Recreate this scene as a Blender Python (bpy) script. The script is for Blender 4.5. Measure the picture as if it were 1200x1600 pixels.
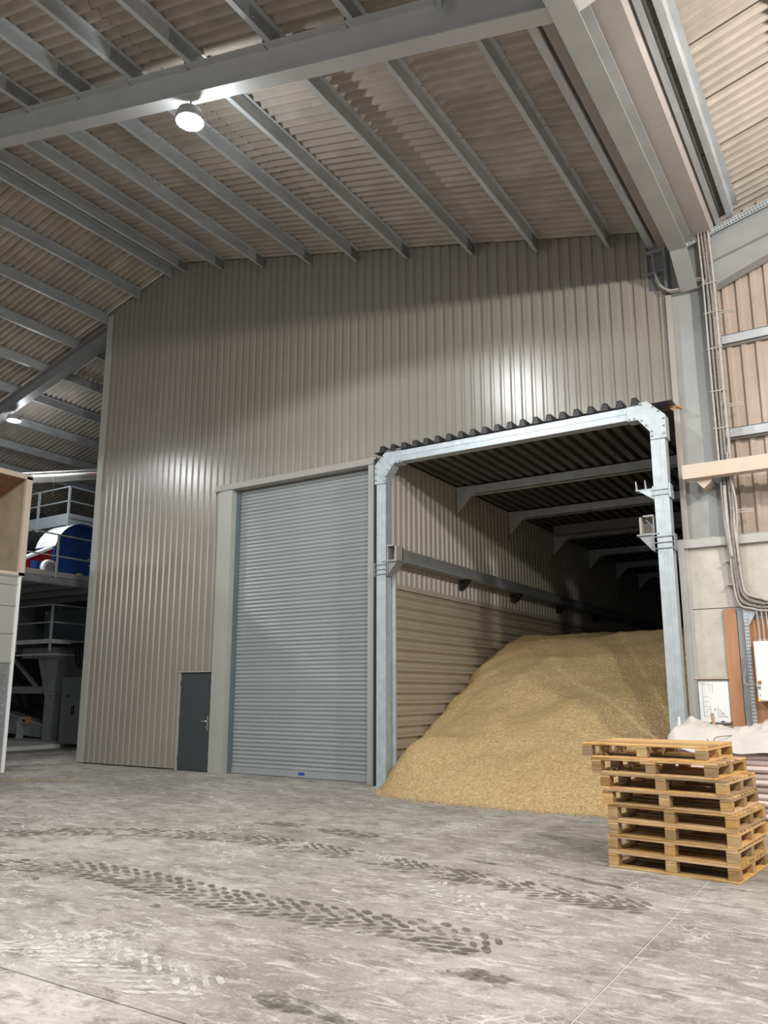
import bpy, bmesh, math, random
from mathutils import Vector, Matrix, noise
random.seed(7)
for o in list(bpy.data.objects): bpy.data.objects.remove(o, do_unlink=True)
SC = bpy.context.scene
COL = SC.collection
R = math.radians

# ------------------------------------------------------------------ camera
cd = bpy.data.cameras.new('camera'); cam = bpy.data.objects.new('camera', cd); COL.objects.link(cam)
cam.location = (0, 0, 1.65)
cam.rotation_euler = (R(90 + 11.18), 0, R(32.18))
cd.sensor_fit = 'VERTICAL'; cd.sensor_height = 24.0; cd.lens = 24.0 * 1235 / 1600
cd.shift_y = 38.0 / 1600; cd.clip_end = 200
SC.camera = cam

# ------------------------------------------------------------------ world, exposure
W = bpy.data.worlds.new('world'); SC.world = W; W.use_nodes = True
bg = W.node_tree.nodes['Background']
bg.inputs[0].default_value = (0.93, 0.96, 1.0, 1); bg.inputs[1].default_value = 0.40
vs = SC.view_settings
vs.view_transform = 'Standard'; vs.look = 'None'; vs.exposure = 0.42; vs.gamma = 1.0; vs.use_curve_mapping = False

# lamps of the hall: (x, y, z, watts, colour, cone in degrees)
LAMPS = [
    (-7.43, 6.74, 9.48, 900, (0.93, 0.97, 1.0), 158),     # over the big wall
    (-20.88, 12.87, 9.49, 450, (0.93, 0.97, 1.0), 160),   # left aisle, beyond the wall
    (-19.6, 6.74, 9.2, 700, (0.96, 0.98, 1.0), 158),      # left aisle, this side
    (-7.4, 0.6, 9.45, 1600, (1.0, 0.98, 0.95), 160),
    (-7.4, -5.5, 9.45, 900, (1.0, 0.98, 0.95), 160),
    (3.4, 7.2, 7.9, 1350, (1.0, 0.93, 0.86), 0),           # globe lamps of the right bay
    (3.4, 0.6, 7.9, 1700, (1.0, 0.95, 0.89), 0),
]

# ------------------------------------------------------------------ materials
def newmat(name):
    m = bpy.data.materials.new(name); m.use_nodes = True
    nt = m.node_tree; b = nt.nodes['Principled BSDF']
    return m, nt, b
def N(nt, t, **kw):
    n = nt.nodes.new(t)
    for k, v in kw.items():
        if k in n.inputs: n.inputs[k].default_value = v
        else: setattr(n, k, v)
    return n
def ramp(nt, stops, interp='LINEAR'):
    r = nt.nodes.new('ShaderNodeValToRGB'); cr = r.color_ramp; cr.interpolation = interp
    while len(cr.elements) < len(stops): cr.elements.new(0.5)
    for e, (p, c) in zip(cr.elements, stops):
        e.position = p; e.color = (c[0], c[1], c[2], 1) if not isinstance(c, (int, float)) else (c, c, c, 1)
    return r
def mul(c, k): return tuple(min(1, max(0, x * k)) for x in c)
MATS = {}
def mat(name, base, rough=0.5, metal=0.0, var=0.12, scale=2.0, bump=0.0, bscale=30.0, spec=0.5, stretch=(1, 1, 1), rnd=0.0, coat=0.0, detail=4.0):
    m, nt, b = newmat(name)
    tc = N(nt, 'ShaderNodeTexCoord'); mp = N(nt, 'ShaderNodeMapping'); mp.inputs['Scale'].default_value = stretch
    nt.links.new(tc.outputs['Object'], mp.inputs[0])
    n1 = N(nt, 'ShaderNodeTexNoise', Scale=scale, Detail=detail, Roughness=0.6); nt.links.new(mp.outputs[0], n1.inputs['Vector'])
    r = ramp(nt, [(0.28, mul(base, 1 - var)), (0.72, mul(base, 1 + var))]); nt.links.new(n1.outputs[0], r.inputs[0])
    out = r.outputs[0]
    if rnd:
        oi = N(nt, 'ShaderNodeObjectInfo'); hs = N(nt, 'ShaderNodeHueSaturation')
        mr = N(nt, 'ShaderNodeMapRange'); mr.inputs[3].default_value = 1 - rnd; mr.inputs[4].default_value = 1 + rnd
        nt.links.new(oi.outputs['Random'], mr.inputs[0]); nt.links.new(mr.outputs[0], hs.inputs['Value']); nt.links.new(out, hs.inputs['Color'])
        out = hs.outputs[0]
    nt.links.new(out, b.inputs['Base Color'])
    b.inputs['Roughness'].default_value = rough; b.inputs['Metallic'].default_value = metal
    b.inputs['Specular IOR Level'].default_value = spec
    if coat: b.inputs['Coat Weight'].default_value = coat
    if bump:
        n2 = N(nt, 'ShaderNodeTexNoise', Scale=bscale, Detail=3.0); nt.links.new(mp.outputs[0], n2.inputs['Vector'])
        bp = N(nt, 'ShaderNodeBump', Strength=bump, Distance=0.02); nt.links.new(n2.outputs[0], bp.inputs['Height']); nt.links.new(bp.outputs[0], b.inputs['Normal'])
    MATS[name] = m
    return m
def emat(name, col, s):
    m, nt, b = newmat(name)
    b.inputs['Base Color'].default_value = (*col, 1)
    b.inputs['Emission Color'].default_value = (*col, 1); b.inputs['Emission Strength'].default_value = s
    MATS[name] = m; return m

mat('cladding', (0.255, 0.238, 0.205), rough=0.27, var=0.05, scale=0.7, bump=0.02, bscale=3, rnd=0.03)
mat('cladding_warm', (0.42, 0.345, 0.285), rough=0.5, var=0.12, scale=1.2, rnd=0.04)
mat('cladding_bay', (0.37, 0.345, 0.29), rough=0.4, var=0.08, scale=0.8)
mat('cladding_lining', (0.43, 0.385, 0.305), rough=0.25, metal=0.1, var=0.10, scale=0.8, spec=0.6)
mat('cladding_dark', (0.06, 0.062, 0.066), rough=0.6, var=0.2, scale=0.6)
mat('trim_grey', (0.36, 0.365, 0.335), rough=0.45, var=0.04, scale=1.0)
mat('trim_beige', (0.33, 0.31, 0.285), rough=0.45, var=0.05, scale=1.0)
mat('fibre_cement', (0.36, 0.32, 0.275), rough=0.85, var=0.16, scale=1.6, bump=0.15, bscale=60, rnd=0.10)
mat('galvanised', (0.42, 0.47, 0.495), rough=0.42, metal=0.3, var=0.13, scale=7.0, rnd=0.04)
mat('galvanised_dull', (0.46, 0.49, 0.51), rough=0.42, metal=0.2, var=0.16, scale=5.0, stretch=(1, 0.3, 1), rnd=0.10)
mat('painted_steel', (0.43, 0.435, 0.43), rough=0.5, var=0.07, scale=1.5)
mat('painted_steel_dark', (0.20, 0.205, 0.205), rough=0.5, var=0.1, scale=1.5)
mat('sleeve_steel', (0.30, 0.32, 0.335), rough=0.45, metal=0.2, var=0.12, scale=4.0)
mat('column_grey', (0.30, 0.31, 0.305), rough=0.5, var=0.10, scale=1.8, bump=0.05, bscale=6)
mat('steel_mid', (0.25, 0.265, 0.27), rough=0.5, metal=0.3, var=0.15, scale=3.0)
mat('gutter_brown', (0.33, 0.295, 0.275), rough=0.7, var=0.05, scale=1.0)
mat('deck_dark', (0.10, 0.10, 0.10), rough=0.45, metal=0.3, var=0.2, scale=2.0)
mat('roller', (0.39, 0.42, 0.425), rough=0.28, metal=0.35, var=0.05, scale=0.8, rnd=0.04)
mat('roller_dark', (0.10, 0.13, 0.14), rough=0.45, var=0.06)
mat('door_grey', (0.045, 0.052, 0.056), rough=0.45, var=0.06)
mat('chrome', (0.6, 0.58, 0.54), rough=0.25, metal=0.9, var=0.03)
mat('black', (0.012, 0.012, 0.014), rough=0.5, var=0.2)
mat('concrete', (0.50, 0.475, 0.42), rough=0.85, var=0.13, scale=3.5, bump=0.25, bscale=18, rnd=0.05)
mat('concrete_edge', (0.42, 0.42, 0.40), rough=0.85, var=0.12, scale=2.5)
mat('beige_paint', (0.56, 0.46, 0.37), rough=0.55, var=0.05, scale=1.0)
mat('ply', (0.40, 0.20, 0.10), rough=0.6, var=0.2, scale=2.5, stretch=(3, 3, 0.4))
mat('ply_dusty', (0.36, 0.285, 0.20), rough=0.8, var=0.22, scale=1.5)
mat('ply_red', (0.22, 0.10, 0.05), rough=0.7, var=0.2, scale=2.0, stretch=(0.4, 3, 3))
mat('white_paint', (0.80, 0.80, 0.78), rough=0.35, var=0.03)
mat('white_cable', (0.40, 0.37, 0.33), rough=0.6, var=0.15, scale=10)
mat('grey_cable', (0.22, 0.205, 0.19), rough=0.7, var=0.35, scale=25)
mat('blue_paint', (0.010, 0.045, 0.20), rough=0.3, var=0.08)
mat('red_paint', (0.30, 0.012, 0.015), rough=0.4, var=0.08)
mat('yellow', (0.75, 0.60, 0.05), rough=0.5, var=0.05)
mat('green_pale', (0.35, 0.5, 0.2), rough=0.5, var=0.05)
mat('rust', (0.30, 0.13, 0.045), rough=0.9, var=0.4, scale=20)
mat('orange_tan', (0.45, 0.24, 0.09), rough=0.8, var=0.25, scale=12)
mat('label_blue', (0.02, 0.06, 0.40), rough=0.4, var=0.05)
mat('ink', (0.07, 0.08, 0.10), rough=0.6, var=0.1)
mat('ink_red', (0.75, 0.25, 0.25), rough=0.6, var=0.1)
mat('board_white', (0.82, 0.83, 0.83), rough=0.25, var=0.02)
mat('cabinet_grey', (0.15, 0.165, 0.165), rough=0.45, var=0.06)
mat('bag_white', (0.58, 0.54, 0.50), rough=0.6, var=0.08, scale=4, bump=0.25, bscale=8)
mat('bag_pink', (0.58, 0.47, 0.43), rough=0.65, var=0.18, scale=3, stretch=(1, 1, 5), rnd=0.12, bump=0.3, bscale=10)
mat('dark_void', (0.03, 0.03, 0.035), rough=0.9, var=0.2)
mat('joint_fill', (0.62, 0.60, 0.56), rough=0.9, var=0.1)
emat('led', (0.93, 0.97, 1.0), 60.0)

def wood_mat(name='pallet_wood', k=1.0):
    m, nt, b = newmat(name)
    tc = N(nt, 'ShaderNodeTexCoord'); oi = N(nt, 'ShaderNodeObjectInfo')
    add = N(nt, 'ShaderNodeVectorMath', operation='ADD'); nt.links.new(tc.outputs['Object'], add.inputs[0])
    cm = N(nt, 'ShaderNodeCombineXYZ'); sc = N(nt, 'ShaderNodeMath', operation='MULTIPLY'); sc.inputs[1].default_value = 37.0
    nt.links.new(oi.outputs['Random'], sc.inputs[0]); nt.links.new(sc.outputs[0], cm.inputs[0]); nt.links.new(cm.outputs[0], add.inputs[1])
    mp = N(nt, 'ShaderNodeMapping'); mp.inputs['Scale'].default_value = (1.0, 6.0, 6.0); nt.links.new(add.outputs[0], mp.inputs[0])
    n1 = N(nt, 'ShaderNodeTexNoise', Scale=5.0, Detail=6.0, Roughness=0.65); nt.links.new(mp.outputs[0], n1.inputs['Vector'])
    r = ramp(nt, [(0.25, mul((0.36, 0.195, 0.08), k)), (0.5, mul((0.60, 0.38, 0.17), k)), (0.75, mul((0.76, 0.54, 0.28), k))]); nt.links.new(n1.outputs[0], r.inputs[0])
    hs = N(nt, 'ShaderNodeHueSaturation'); mr = N(nt, 'ShaderNodeMapRange'); mr.inputs[3].default_value = 0.5; mr.inputs[4].default_value = 1.12
    mr2 = N(nt, 'ShaderNodeMapRange'); mr2.inputs[3].default_value = 0.85; mr2.inputs[4].default_value = 1.15
    fr = N(nt, 'ShaderNodeMath', operation='FRACT'); nt.links.new(sc.outputs[0], fr.inputs[0]); nt.links.new(fr.outputs[0], mr2.inputs[0])
    nt.links.new(oi.outputs['Random'], mr.inputs[0]); nt.links.new(mr.outputs[0], hs.inputs['Value']); nt.links.new(mr2.outputs[0], hs.inputs['Saturation'])
    nt.links.new(r.outputs[0], hs.inputs['Color']); nt.links.new(hs.outputs[0], b.inputs['Base Color'])
    b.inputs['Roughness'].default_value = 0.8
    bp = N(nt, 'ShaderNodeBump', Strength=0.3, Distance=0.01); nt.links.new(n1.outputs[0], bp.inputs['Height']); nt.links.new(bp.outputs[0], b.inputs['Normal'])
    MATS[name] = m
wood_mat()
wood_mat('pallet_block', 0.8)

def grain_mat():
    m, nt, b = newmat('grain')
    tc = N(nt, 'ShaderNodeTexCoord')
    v = N(nt, 'ShaderNodeTexVoronoi', Scale=38.0); nt.links.new(tc.outputs['Object'], v.inputs['Vector'])
    n = N(nt, 'ShaderNodeTexNoise', Scale=1.3, Detail=6.0, Roughness=0.65); nt.links.new(tc.outputs['Object'], n.inputs['Vector'])
    n3 = N(nt, 'ShaderNodeTexNoise', Scale=22.0, Detail=4.0, Roughness=0.7); nt.links.new(tc.outputs['Object'], n3.inputs['Vector'])
    r1 = ramp(nt, [(0.3, (0.55, 0.375, 0.185)), (0.7, (0.68, 0.495, 0.27))]); nt.links.new(n.outputs[0], r1.inputs[0])
    r2 = ramp(nt, [(0.3, (0.36, 0.225, 0.09)), (0.52, (0.62, 0.45, 0.22)), (0.75, (0.86, 0.70, 0.42))]); nt.links.new(n3.outputs[0], r2.inputs[0])
    mx = N(nt, 'ShaderNodeMix', data_type='RGBA'); mx.inputs[0].default_value = 0.6
    nt.links.new(r1.outputs[0], mx.inputs[6]); nt.links.new(r2.outputs[0], mx.inputs[7]); nt.links.new(mx.outputs[2], b.inputs['Base Color'])
    b.inputs['Roughness'].default_value = 0.95; b.inputs['Specular IOR Level'].default_value = 0.1
    bp = N(nt, 'ShaderNodeBump', Strength=0.8, Distance=0.04); nt.links.new(v.outputs[0], bp.inputs['Height'])
    bp2 = N(nt, 'ShaderNodeBump', Strength=0.5, Distance=0.05); nt.links.new(n3.outputs[0], bp2.inputs['Height']); nt.links.new(bp.outputs[0], bp2.inputs['Normal'])
    nt.links.new(bp2.outputs[0], b.inputs['Normal'])
    MATS['grain'] = m
grain_mat()

def floor_mat(name, lift):
    m, nt, b = newmat(name)
    L = nt.links.new
    ge = N(nt, 'ShaderNodeNewGeometry')
    def nz(scale, detail, rough, stretch=(1, 1, 1), rot=0.0, dist=0.0):
        mp = N(nt, 'ShaderNodeMapping'); mp.inputs['Scale'].default_value = stretch; mp.inputs['Rotation'].default_value = (0, 0, rot)
        L(ge.outputs['Position'], mp.inputs[0])
        n = N(nt, 'ShaderNodeTexNoise', Scale=scale, Detail=detail, Roughness=rough, Distortion=dist); L(mp.outputs[0], n.inputs['Vector']); return n
    big = nz(0.55, 6, 0.66)
    r0 = ramp(nt, [(0.30, mul((0.175, 0.157, 0.14), lift)), (0.5, mul((0.295, 0.271, 0.246), lift)), (0.68, mul((0.42, 0.395, 0.36), lift))]); L(big.outputs[0], r0.inputs[0])
    def over(prev, col, fac):
        x = N(nt, 'ShaderNodeMix', data_type='RGBA'); L(fac, x.inputs[0]); L(prev, x.inputs[6]); x.inputs[7].default_value = (*col, 1); return x.outputs[2]
    # dark worn patches
    d = nz(2.6, 10, 0.76, (1.0, 1.5, 1), 0.3, 0.4); rd = ramp(nt, [(0.49, 0.0), (0.60, 0.75)]); L(d.outputs[0], rd.inputs[0])
    c = over(r0.outputs[0], (0.14, 0.125, 0.11), rd.outputs[0])
    # white dust smears, two directions
    s1 = nz(4.5, 10, 0.78, (0.55, 1.8, 1), 0.12, 0.9); rs = ramp(nt, [(0.53, 0.0), (0.62, 0.7)]); L(s1.outputs[0], rs.inputs[0])
    c = over(c, (0.58, 0.56, 0.52), rs.outputs[0])
    s2 = nz(8.0, 10, 0.8, (0.6, 2.0, 1), -0.5, 0.8); rs2 = ramp(nt, [(0.55, 0.0), (0.64, 0.75)]); L(s2.outputs[0], rs2.inputs[0])
    c = over(c, (0.64, 0.62, 0.58), rs2.outputs[0])
    # dried film broken into small cells where the dirt was wet
    vo = N(nt, 'ShaderNodeTexVoronoi', Scale=11.0, feature='DISTANCE_TO_EDGE'); L(ge.outputs['Position'], vo.inputs['Vector'])
    rv = ramp(nt, [(0.02, 0.75), (0.07, 0.0)]); L(vo.outputs[0], rv.inputs[0])
    pm = nz(0.9, 4, 0.6); rp = ramp(nt, [(0.54, 0.0), (0.64, 1.0)]); L(pm.outputs[0], rp.inputs[0])
    mm = N(nt, 'ShaderNodeMath', operation='MULTIPLY'); L(rv.outputs[0], mm.inputs[0]); L(rp.outputs[0], mm.inputs[1])
    c = over(c, (0.60, 0.58, 0.54), mm.outputs[0])
    # fine speckle
    f = nz(42, 4, 0.8); rf = ramp(nt, [(0.55, 0.0), (0.68, 0.55)]); L(f.outputs[0], rf.inputs[0])
    c = over(c, (0.60, 0.58, 0.54), rf.outputs[0])
    f2 = nz(30, 4, 0.8); rf2 = ramp(nt, [(0.30, 0.6), (0.44, 0.0)]); L(f2.outputs[0], rf2.inputs[0])
    c = over(c, (0.12, 0.11, 0.10), rf2.outputs[0])
    L(c, b.inputs['Base Color'])
    rr = ramp(nt, [(0.3, 0.55), (0.7, 0.85)]); L(d.outputs[0], rr.inputs[0]); L(rr.outputs[0], b.inputs['Roughness'])
    b.inputs['Specular IOR Level'].default_value = 0.35
    bp = N(nt, 'ShaderNodeBump', Strength=0.25, Distance=0.01); L(s2.outputs[0], bp.inputs['Height']); L(bp.outputs[0], b.inputs['Normal'])
    MATS[name] = m
floor_mat('floor_concrete', 1.0)
floor_mat('floor_pale', 1.15)

def decal_mat(name, col, lo, hi, scale=7.0):
    m, nt, b = newmat(name)
    ge = N(nt, 'ShaderNodeNewGeometry')
    n = N(nt, 'ShaderNodeTexNoise', Scale=scale, Detail=6.0, Roughness=0.7); nt.links.new(ge.outputs['Position'], n.inputs['Vector'])
    r = ramp(nt, [(lo, 0.0), (hi, 0.85)]); nt.links.new(n.outputs[0], r.inputs[0])
    b.inputs['Base Color'].default_value = (*col, 1); b.inputs['Roughness'].default_value = 0.85
    nt.links.new(r.outputs[0], b.inputs['Alpha'])
    MATS[name] = m
decal_mat('tread_dirt', (0.11, 0.098, 0.085), 0.33, 0.60, 3.5)
decal_mat('tread_faint', (0.12, 0.105, 0.09), 0.36, 0.62, 3.0)
decal_mat('tread_dust', (0.66, 0.64, 0.60), 0.38, 0.62)
decal_mat('dark_stain', (0.09, 0.08, 0.07), 0.40, 0.68, 9)
decal_mat('grain_dust', (0.50, 0.40, 0.20), 0.40, 0.75, 5)

# ------------------------------------------------------------------ mesh helpers
def origin(o):
    v = Vector((0, 0, 0))
    while o: v += o.location; o = o.parent
    return v
class MB:
    def __init__(s): s.v = []; s.f = []
    def quad(s, a, b, c, d):
        i = len(s.v); s.v += [tuple(a), tuple(b), tuple(c), tuple(d)]; s.f.append((i, i + 1, i + 2, i + 3)); return s
    def poly(s, pts):
        i = len(s.v); s.v += [tuple(p) for p in pts]; s.f.append(tuple(range(i, i + len(pts)))); return s
    def box(s, x0, x1, y0, y1, z0, z1):
        i = len(s.v)
        s.v += [(x0, y0, z0), (x1, y0, z0), (x1, y1, z0), (x0, y1, z0), (x0, y0, z1), (x1, y0, z1), (x1, y1, z1), (x0, y1, z1)]
        s.f += [(i, i + 3, i + 2, i + 1), (i + 4, i + 5, i + 6, i + 7), (i, i + 1, i + 5, i + 4), (i + 1, i + 2, i + 6, i + 5), (i + 2, i + 3, i + 7, i + 6), (i + 3, i, i + 4, i + 7)]
        return s
    def extrude(s, pts, vec, caps=True):
        """closed outline pts (3D) swept along vec"""
        i = len(s.v); n = len(pts); vec = Vector(vec)
        s.v += [tuple(p) for p in pts] + [tuple(Vector(p) + vec) for p in pts]
        for k in range(n):
            j = (k + 1) % n; s.f.append((i + k, i + j, i + n + j, i + n + k))
        if caps: s.f += [tuple(range(i, i + n))[::-1], tuple(range(i + n, i + 2 * n))]
        return s
    def beam(s, p, q, w, h, up=(0, 0, 1)):
        p = Vector(p); q = Vector(q); d = (q - p).normalized(); a = d.cross(Vector(up)).normalized() * (w / 2); u = a.cross(d).normalized() * (h / 2)
        return s.extrude([p - a - u, p + a - u, p + a + u, p - a + u], q - p)
    def cyl(s, p, q, r, n=10, r2=None, caps=True):
        p = Vector(p); q = Vector(q); d = (q - p).normalized()
        t = Vector((1, 0, 0)) if abs(d.x) < 0.9 else Vector((0, 1, 0))
        a = d.cross(t).normalized(); b2 = d.cross(a); r2 = r if r2 is None else r2
        i = len(s.v)
        for (c, rr) in ((p, r), (q, r2)):
            for k in range(n):
                an = 2 * math.pi * k / n; s.v.append(tuple(c + a * math.cos(an) * rr + b2 * math.sin(an) * rr))
        for k in range(n):
            j = (k + 1) % n; s.f.append((i + k, i + j, i + n + j, i + n + k))
        if caps: s.f += [tuple(range(i, i + n))[::-1], tuple(range(i + n, i + 2 * n))]
        return s
    def tube(s, pts, r, n=8):
        P = [Vector(p) for p in pts]; m = len(P); i = len(s.v)
        prev = None
        for k, c in enumerate(P):
            d = (P[min(k + 1, m - 1)] - P[max(k - 1, 0)]).normalized()
            if prev is None:
                t = Vector((1, 0, 0)) if abs(d.x) < 0.8 else Vector((0, 1, 0)); a = d.cross(t).normalized()
            else: a = (prev - d * prev.dot(d)).normalized()
            prev = a; b2 = d.cross(a)
            for q in range(n):
                an = 2 * math.pi * q / n; s.v.append(tuple(c + a * math.cos(an) * r + b2 * math.sin(an) * r))
        for k in range(m - 1):
            for q in range(n):
                j = (q + 1) % n; s.f.append((i + k * n + q, i + k * n + j, i + (k + 1) * n + j, i + (k + 1) * n + q))
        s.f += [tuple(range(i, i + n))[::-1], tuple(range(i + (m - 1) * n, i + m * n))]
        return s
    def build(s, name, m, parent=None, smooth=False):
        JO = ('bolts', 'ring_bolts', 'sheet_screws', 'hinges', 'cable_ties', 'pen_marks', 'u_bolts', 'corner_caps', 'red_print', 'rust_streak')
        me = bpy.data.meshes.new(name)
        off = origin(parent) if parent else Vector((0, 0, 0))
        me.from_pydata([tuple(Vector(v) - off) for v in s.v], [], s.f); me.update()
        me.materials.append(MATS[m])
        if smooth:
            for p in me.polygons: p.use_smooth = True
        o = bpy.data.objects.new(name, me); COL.objects.link(o)
        if parent: o.parent = parent
        if name in JO: o['kind'] = 'stuff'
        return o
def spline(pts, n=8):
    """Catmull-Rom"""
    P = [Vector(p) for p in pts]; out = []
    for i in range(len(P) - 1):
        p0 = P[max(i - 1, 0)]; p1 = P[i]; p2 = P[i + 1]; p3 = P[min(i + 2, len(P) - 1)]
        for k in range(n):
            t = k / n
            out.append(0.5 * ((2 * p1) + (-p0 + p2) * t + (2 * p0 - 5 * p1 + 4 * p2 - p3) * t * t + (-p0 + 3 * p1 - 3 * p2 + p3) * t ** 3))
    out.append(P[-1]); return out
def tag(o, label, cat, group=None, kind=None):
    o['label'] = label; o['category'] = cat
    if group: o['group'] = group
    if kind: o['kind'] = kind
    return o
def struct(o): o['kind'] = 'structure'; return o
def thing(name, label, cat, loc, group=None):
    o = bpy.data.objects.new(name, None); COL.objects.link(o); o.location = loc; o.empty_display_size = 0.1
    return tag(o, label, cat, group)
def sempty(name, loc=(0, 0, 0)):
    o = bpy.data.objects.new(name, None); COL.objects.link(o); o.location = loc; o.empty_display_size = 0.1
    return struct(o)
def inst(src, name, parent, loc=(0, 0, 0), rot=None, scale=None):
    o = bpy.data.objects.new(name, src.data); COL.objects.link(o); o.parent = parent; o.location = loc
    if rot: o.rotation_euler = rot
    if scale: o.scale = scale
    return o

def trap(length, start=0.0, pitch=0.2, crown=0.108, slope=0.024, depth=0.032):
    """(s, d) break points of a trapezoidal sheet between start and start+length; d = 0 valley, depth = crown"""
    pts = set(); e = start + length
    k = math.floor(start / pitch) - 1
    br = []
    while k * pitch < e + pitch:
        b0 = k * pitch
        br += [(b0, 0), (b0 + slope, depth), (b0 + slope + crown, depth), (b0 + 2 * slope + crown, 0)]; k += 1
    def at(x):
        for (a, da), (b2, db) in zip(br, br[1:]):
            if a <= x <= b2: return da + (db - da) * ((x - a) / (b2 - a) if b2 > a else 0)
        return 0
    res = [(start, at(start))] + [(x, d) for x, d in br if start + 1e-4 < x < e - 1e-4] + [(e, at(e))]
    return res

# ================================================================== FLOOR
fl = struct(MB().box(-42, 14, -14, 42, -0.30, -0.03).build('floor', 'joint_fill'))
for (x0, x1, y0, y1, mm) in [(-42, -1.556, 3.206, 42, 'floor_concrete'), (-1.544, 14, 3.206, 42, 'floor_concrete'),
                             (-42, -1.556, -14, 3.194, 'floor_pale'), (-1.544, 14, -14, 3.194, 'floor_pale')]:
    MB().box(x0, x1, y0, y1, -0.03, 0).build('slab', mm, fl)
MB().box(-1.552, -1.548, 3.0, 12.5, -0.03, -0.001).build('joint_sealant', 'joint_fill', fl)

# ================================================================== ROOF
RX = -14.05; SL = 0.26; VX = -2.09
def zr(x):           # underside of sheets, all slopes
    if x < RX: return 8.60 - SL * (2 * RX - x)
    if x < VX: return 8.60 - SL * x
    return 8.60 - SL * (2 * VX - x)
def zp(x): return zr(x) - 0.24      # purlin bottom
TH = math.atan(SL); CT = math.cos(TH)

def roof_sheet_mesh(slen, name):
    """sheet, local: u along slope (x), v along y; six flutes"""
    mb = MB(); P = 0.175; NF = 6; S = 8; A = 0.040
    n = NF * S + 3
    for k in range(n):
        y0 = k * P / S; y1 = (k + 1) * P / S
        z0 = A * math.cos(2 * math.pi * y0 / P); z1 = A * math.cos(2 * math.pi * y1 / P)
        o0 = -0.020 * y0 / (NF * P); o1 = -0.020 * y1 / (NF * P)
        mb.quad((0, y0, z0 + o0), (slen, y0, z0 + o0 + 0.0), (slen, y1, z1 + o1), (0, y1, z1 + o1))
    i = len(mb.v)
    me = bpy.data.meshes.new(name)
    # weld so that shading is smooth
    bm = bmesh.new()
    for q in mb.f: bm.faces.new([bm.verts.new(mb.v[t]) for t in q])
    bmesh.ops.remove_doubles(bm, verts=bm.verts, dist=1e-4)
    bm.to_mesh(me); bm.free()
    for p in me.polygons: p.use_smooth = True
    me.materials.append(MATS['fibre_cement']); return me
SHL = 2.86
me_sheet = roof_sheet_mesh(SHL / CT + 0.12, 'roof_sheet')
def lay_roof(parent, xs, direction, y0, ncol, ymax):
    """rows start at ridge side x = xs[i] and run down slope in 'direction'"""
    for ri, x in enumerate(xs):
        for c in range(ncol):
            y = y0 + c * 1.05
            o = bpy.data.objects.new('roof_sheet', me_sheet); COL.objects.link(o); o.parent = parent
            lift = 0.06 - 0.012 * (ri % 2)
            if direction > 0:
                o.location = (x, y, zr(x + 1e-3) + lift); o.rotation_euler = (0, TH, 0)
            else:
                o.location = (x, y + 1.05, zr(x - 1e-3) + lift); o.rotation_euler = (0, TH, math.pi)
ceilR = sempty('ceiling_main_slope')
lay_roof(ceilR, [RX + SHL * k for k in range(4)], 1, 12.70 - 1.05 * 14, 14, 12.7)
ceilL = sempty('ceiling_left_slope')
lay_roof(ceilL, [RX - SHL * k for k in range(5)], -1, 12.70 - 1.05 * 10, 26, 40)
ceilE = sempty('ceiling_right_bay')
# right bay rises to the right: rows start at upper end and run down to the valley
lay_roof(ceilE, [VX + 0.52 + SHL * (k + 1) for k in range(3)], -1, 13.25 - 1.05 * 14, 14, 12.7)
# room behind the big wall keeps its roof
bk = MB(); bk.quad((RX, 12.75, zr(RX)), (VX, 12.75, zr(VX) + 0.02), (VX, 42, zr(VX) + 0.02), (RX, 42, zr(RX))).build('roof_back', 'dark_void', ceilR)
# ridge capping
MB().extrude([(RX - 0.2, -2, zr(RX) - 0.05), (RX, -2, zr(RX) + 0.02), (RX + 0.2, -2, zr(RX) - 0.05), (RX + 0.2, -2, zr(RX) + 0.03), (RX, -2, zr(RX) + 0.10), (RX - 0.2, -2, zr(RX) + 0.03)], (0, 40, 0)).build('ridge_cap', 'fibre_cement', ceilL)

def zpurlin(x, facing, h=0.235, fw=0.075, t=0.006, y0=-2.0, y1=12.62, up=0.0):
    """Z section: web at x, bottom flange towards 'facing', top flange away"""
    z0 = zp(x) + up; z1 = z0 + h; f = facing
    pr = [(x, z0 + t), (x, z1), (x - f * fw, z1), (x - f * fw, z1 - t), (x - f * t, z1 - t), (x - f * t, z0), (x + f * fw, z0), (x + f * fw, z0 + 0.02), (x + f * (fw - t), z0 + 0.02), (x + f * (fw - t), z0 + t)]
    return MB().extrude([(a, y0, b) for a, b in pr], (0, y1 - y0, 0))
PX = [-13.80, -12.53, -11.25, -9.86, -8.62, -7.39, -5.94, -4.65, -3.35]
for x in PX:
    p = zpurlin(x + 0.03, -1, fw=0.065).build('purlin', 'galvanised_dull', ceilR)
    # sleeve at the rafter with its bolts, and the bolted end at the wall
    sl = MB(); z0 = zp(x)
    sl.box(x + 0.02, x + 0.038, 6.22, 7.05, z0 + 0.012, z0 + 0.215)
    for yy in (6.08, 6.16):
        pass
    for zz in (0.06, 0.12): sl.cyl((x + 0.036, 6.28, z0 + zz), (x + 0.058, 6.28, z0 + zz), 0.016, 6)
    sl.build('sleeve', 'sleeve_steel', p)
    e = MB(); e.box(x + 0.02, x + 0.040, 12.35, 12.635, z0 - 0.015, z0 + 0.20)
    for zz in (0.05, 0.11): e.cyl((x + 0.038, 12.45, z0 + zz), (x + 0.058, 12.45, z0 + zz), 0.014, 6)
    e.build('cleat', 'steel_mid', p)
LPX = [-14.28, -15.40, -16.70, -18.05, -19.45, -20.85, -22.25, -23.65, -25.05]
for i, x in enumerate(LPX):
    y1 = 12.62 if x > -16.64 else 38
    zpurlin(x, -1, y0=1.0, y1=y1, fw=0.07).build('purlin', 'galvanised_dull', ceilL)
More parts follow.
